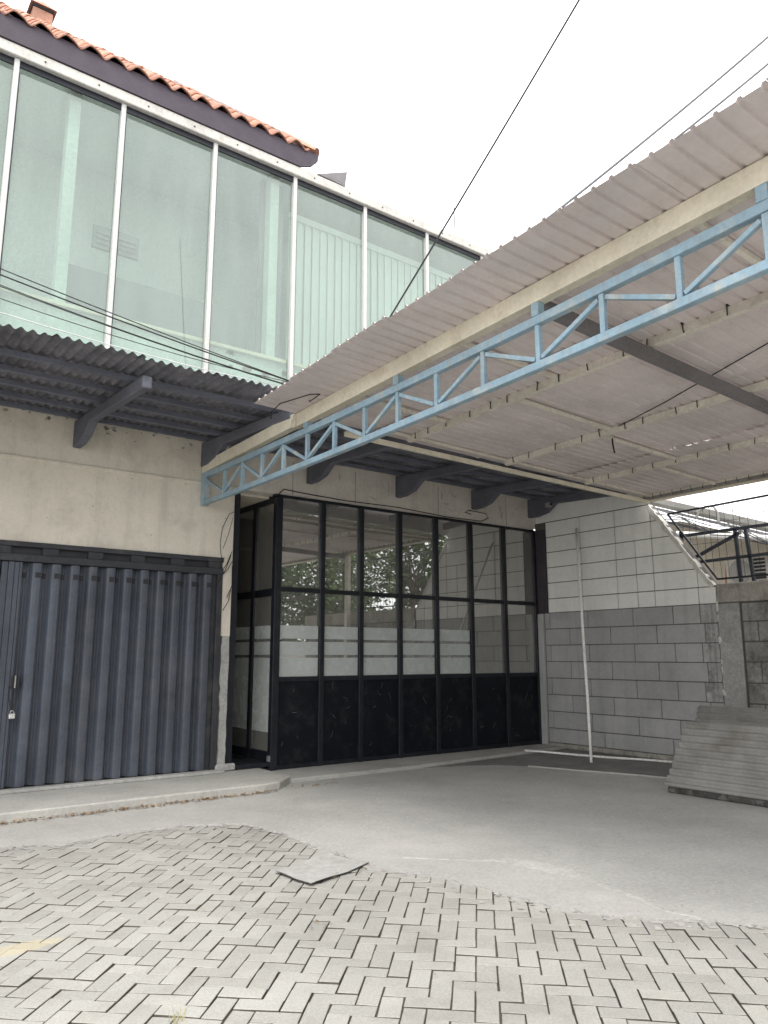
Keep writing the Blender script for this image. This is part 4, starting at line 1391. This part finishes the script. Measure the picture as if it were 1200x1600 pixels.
coil = Vector((4.02, 6.88, 4.36))
cab = [((-2.4, 7.0, 5.46), 'wire', 0.0105, 0.08, 'uppermost black cable crossing the green glass to the awning corner'),
       ((-2.4, 7.0, 5.38), 'wire', 0.014, 0.10, 'thickest black cable crossing the green glass to the awning corner'),
       ((-2.4, 7.0, 5.36), 'wire', 0.0085, 0.16, 'thin black cable just below the thickest one before the green glass'),
       ((-2.4, 6.95, 5.29), 'wire', 0.009, 0.14, 'sagging black cable third below the uppermost one'),
       ((-2.4, 6.85, 5.16), 'wire', 0.008, 0.24, 'black cable dipping onto the front edge of the awning'),
       ((-2.4, 6.66, 4.80), 'wwire', 0.010, 0.20, 'white cable drooping along the front edge of the awning')]
for k, (a, m_, r_, sg, lb) in enumerate(cab):
    end = coil + Vector((rnd(-.12, .1), 0.02 * k - .05, rnd(-.03, .05)))
    tag(MB().tube(sagline(a, end, sg, 20), r_ * 0.5, 5).build('cable', m_, smooth=True), lb, 'cable', 'cables strung to the awning corner')
m = MB()
for k in range(7):
    pts_ = []
    for q in range(15):
        t = 2 * math.pi * q / 14
        pts_.append((coil.x + 0.10 + (0.16 + 0.012 * k) * math.cos(t) + rnd(-.01, .01), coil.y + 0.02 * k - 0.03, coil.z + 0.02 + (0.035 + .005 * k) * math.sin(t) + rnd(-.008, .008)))
    m.tube(pts_, 0.0075, 5)
tag(m.build('cable_coil', 'greycable', smooth=True), 'coil of spare cable lying at the awning corner', 'cable coil')
tag(MB().tube([(4.10, 6.85, 4.36), (4.05, 6.80, 4.30), (3.9, 6.4, 4.03), (3.80, 6.05, 3.99), (3.72, 6.1, 3.985), (3.62, 6.5, 3.98), (3.66, 6.75, 3.965), (3.67, 6.78, 3.90)], 0.006, 5).build('cable_tail', 'wire', smooth=True),
    'short loose black cable hanging below the corner of the carport sheets', 'cable')
tag(MB().tube(sagline((4.72, 7.1, 4.40), (6.5, 1.5, 11.6), 0.10, 20), 0.011, 5).build('cable', 'wire', smooth=True),
    'black cable rising steeply from the carport roof into the sky', 'cable')
tag(MB().tube(sagline((9.75, 9.4, 8.85), (17.2, 5.9, 16.6), 0.12, 20), 0.027, 5).build('cable', 'greycable', smooth=True), 'upper of two parallel grey cables in the sky above the carport edge', 'cable', 'parallel cables in the sky')
tag(MB().tube(sagline((9.85, 9.2, 8.65), (17.2, 5.9, 15.9), 0.12, 20), 0.027, 5).build('cable', 'greycable', smooth=True), 'lower of two parallel grey cables in the sky above the carport edge', 'cable', 'parallel cables in the sky')
# wires on the plaster
tag(MB().tube([(4.47, FY - 0.012, 3.38), (4.40, FY - 0.014, 3.34), (4.31, FY - 0.015, 3.15), (4.285, FY - 0.015, 2.95), (4.30, FY - .02, 2.80), (4.32, FY - 0.045, 2.70)], 0.004, 5).build('wall_wire', 'wire', smooth=True),
    'thin wire bowed on the plaster above the shutter end', 'wire')
tag(MB().tube([(4.455, FY - 0.012, 3.30), (4.40, FY - 0.014, 3.08), (4.33, FY - 0.014, 2.88)], 0.003, 5).build('wall_wire', 'wire', smooth=True), 'straight thin wire slanting beside the bowed one on the plaster', 'wire')
m = MB()
for (a, b, c) in (((4.45, 2.85), (4.38, 2.68), (4.34, 2.62)), ((4.46, 2.72), (4.40, 2.62), (4.345, 2.55)), ((4.46, 2.66), (4.46, 2.40), (4.40, 2.25)), ((4.44, 2.80), (4.36, 2.60), (4.27, 2.42)),
                  ((4.45, 2.35), (4.42, 2.2), (4.35, 2.08))):
    m.tube([(a[0], FY - .03, a[1]), (b[0], FY - .04, b[1]), (c[0], FY - .03, c[1])], 0.005, 5)
tag(m.build('wire_tangle', 'wire', smooth=True), 'tangle of black wires beside the top corner of the shutter', 'wire')
tag(MB().tube([(5.13, FY - 0.01, 3.70), (5.2, FY - .02, 3.78), (5.5, FY - .012, 3.765), (6.2, FY - .012, 3.745), (7.2, FY - .012, 3.76), (8.2, FY - .012, 3.72), (9.0, FY - .012, 3.73), (9.15, FY - .02, 3.80),
               (9.1, FY - .02, 3.87), (8.7, FY - .02, 3.885), (8.62, FY - .02, 3.84), (8.75, FY - .02, 3.82)], 0.007, 5).build('wall_wire', 'wire', smooth=True),
    'black wire running along the plaster just over the glass shop front', 'wire')
tag(MB().tube([(7.05, 5.10, zs(7, 5.1) - 0.12), (7.0, 5.06, 3.80), (6.98, 5.03, 3.70)], 0.010, 5).build('hanging_wire', 'wire', smooth=True), 'black wire end with a lamp holder dangling under the carport roof', 'wire')
tag(MB().tube([(7.05, 5.10, zs(7, 5.1) - 0.02), (6.7, 4.2, zs(6.7, 4.2) - 0.04), (6.1, 2.6, zs(6.1, 2.6) - 0.02), (5.6, 1.2, zs(5.6, 1.2) - 0.03)], 0.006, 5).build('roof_wire', 'wire', smooth=True),
    'thin dark wire strung diagonally under the carport sheets', 'wire')
# little security camera on the last bracket
cc = thing('security_camera', 'tiny grey box camera with dark lens fixed to the end bracket', 'security camera', (10.10, 8.62, 4.0))
MB().box(10.06, 10.128, 8.62, 8.72, 4.02, 4.10).build('camera_body', 'gutter', cc, bevel=0.008)
MB().tube([(10.09, 8.6195, 4.06), (10.09, 8.605, 4.06)], 0.024, 10).build('camera_lens', 'acdark', cc)

# ================================================================== what the shop glass mirrors: wall and trees across the yard
fw = thing('yard_wall', 'low grey yard wall mirrored in the shop glass', 'wall', (15, -9, 0))
MB().box(-12, 40, -9.2, -9.0, -0.1, 1.9).build('wall_body', 'farwall', fw)
MB().box(-12, 40, -9.26, -8.94, 1.902, 2.0).build('coping', 'cement', fw)


def tree(x, y, h, rad, lm_, label, n=6500):
    t = thing('yard_tree', label, 'tree', (x, y, 0), 'trees across the yard')
    tk, cr_ = MB(), MB()
    top = Vector((x + rnd(-.4, .4), y + rnd(-.4, .4), h * 0.6))
    tk.tube([(x, y, -0.1), (x + rnd(-.15, .15), y, h * .25), top], 0.20, 8, 0.09)
    blobs = []
    for _ in range(22):
        c = Vector((x + random.gauss(0, rad * .5), y + random.gauss(0, rad * .5), h * rnd(0.22, 1.0)))
        blobs.append((c, rad * rnd(.28, .52)))
        tk.tube([top.lerp(Vector((x, y, h * .3)), rnd(0, .6)), c], 0.06, 5, 0.015)
    for _ in range(n):
        c, r_ = random.choice(blobs)
        d = Vector((random.gauss(0, 1), random.gauss(0, 1), random.gauss(0, 1))).normalized() * r_ * rnd(.55, 1.08)
        p = c + d
        u = Vector((random.gauss(0, 1), random.gauss(0, 1), random.gauss(0, .6))).normalized()
        v = u.cross(Vector((random.gauss(0, 1), random.gauss(0, 1), random.gauss(0, 1)))).normalized()
        s = rnd(.09, .18)
        cr_.add([p - u * s, p - v * s * .5, p + u * s, p + v * s * .5], [(0, 1, 2, 3)])
    tk.build('trunk', 'bark', t)
    cr_.build('crown', lm_, t)


tree(5.2, -11.9, 8.6, 3.0, 'leafb', 'pale tree mirrored at the entrance end of the shop glass')
tree(1.5, -12.4, 8.6, 3.0, 'leafa', 'dark tree beyond the entrance end of the mirrored yard wall')
tl = ['tall dark green tree mirrored nearest the entrance', 'pale green tree mirrored second from the entrance', 'broad dark tree mirrored mid shop front', 'pale bushy tree mirrored past mid shop front',
      'dark tree mirrored toward the block wall', 'pale tree mirrored farthest toward the block wall']
for k, (x, y, h, r_) in enumerate([(8.5, -12.3, 9.0, 3.0), (12.5, -11.6, 8.0, 2.8), (16.5, -12.2, 9.0, 3.0), (20.5, -11.8, 8.2, 2.9), (25.0, -12.6, 9.4, 3.2), (30.0, -12.0, 8.6, 3.0)]):
    tree(x, y, h, r_, 'leafa' if k % 2 == 0 else 'leafb', tl[k])
for k, x in enumerate((6.0, 10.5, 14.5, 18.5, 23.0, 28.0, 34.0)):
    tree(x, -16.5, 11.0, 3.4, 'leafa', ('first', 'second', 'third', 'fourth', 'fifth', 'sixth', 'seventh')[k] + ' tree of the rear row in the mirrored yard, counted from the entrance', n=3500)
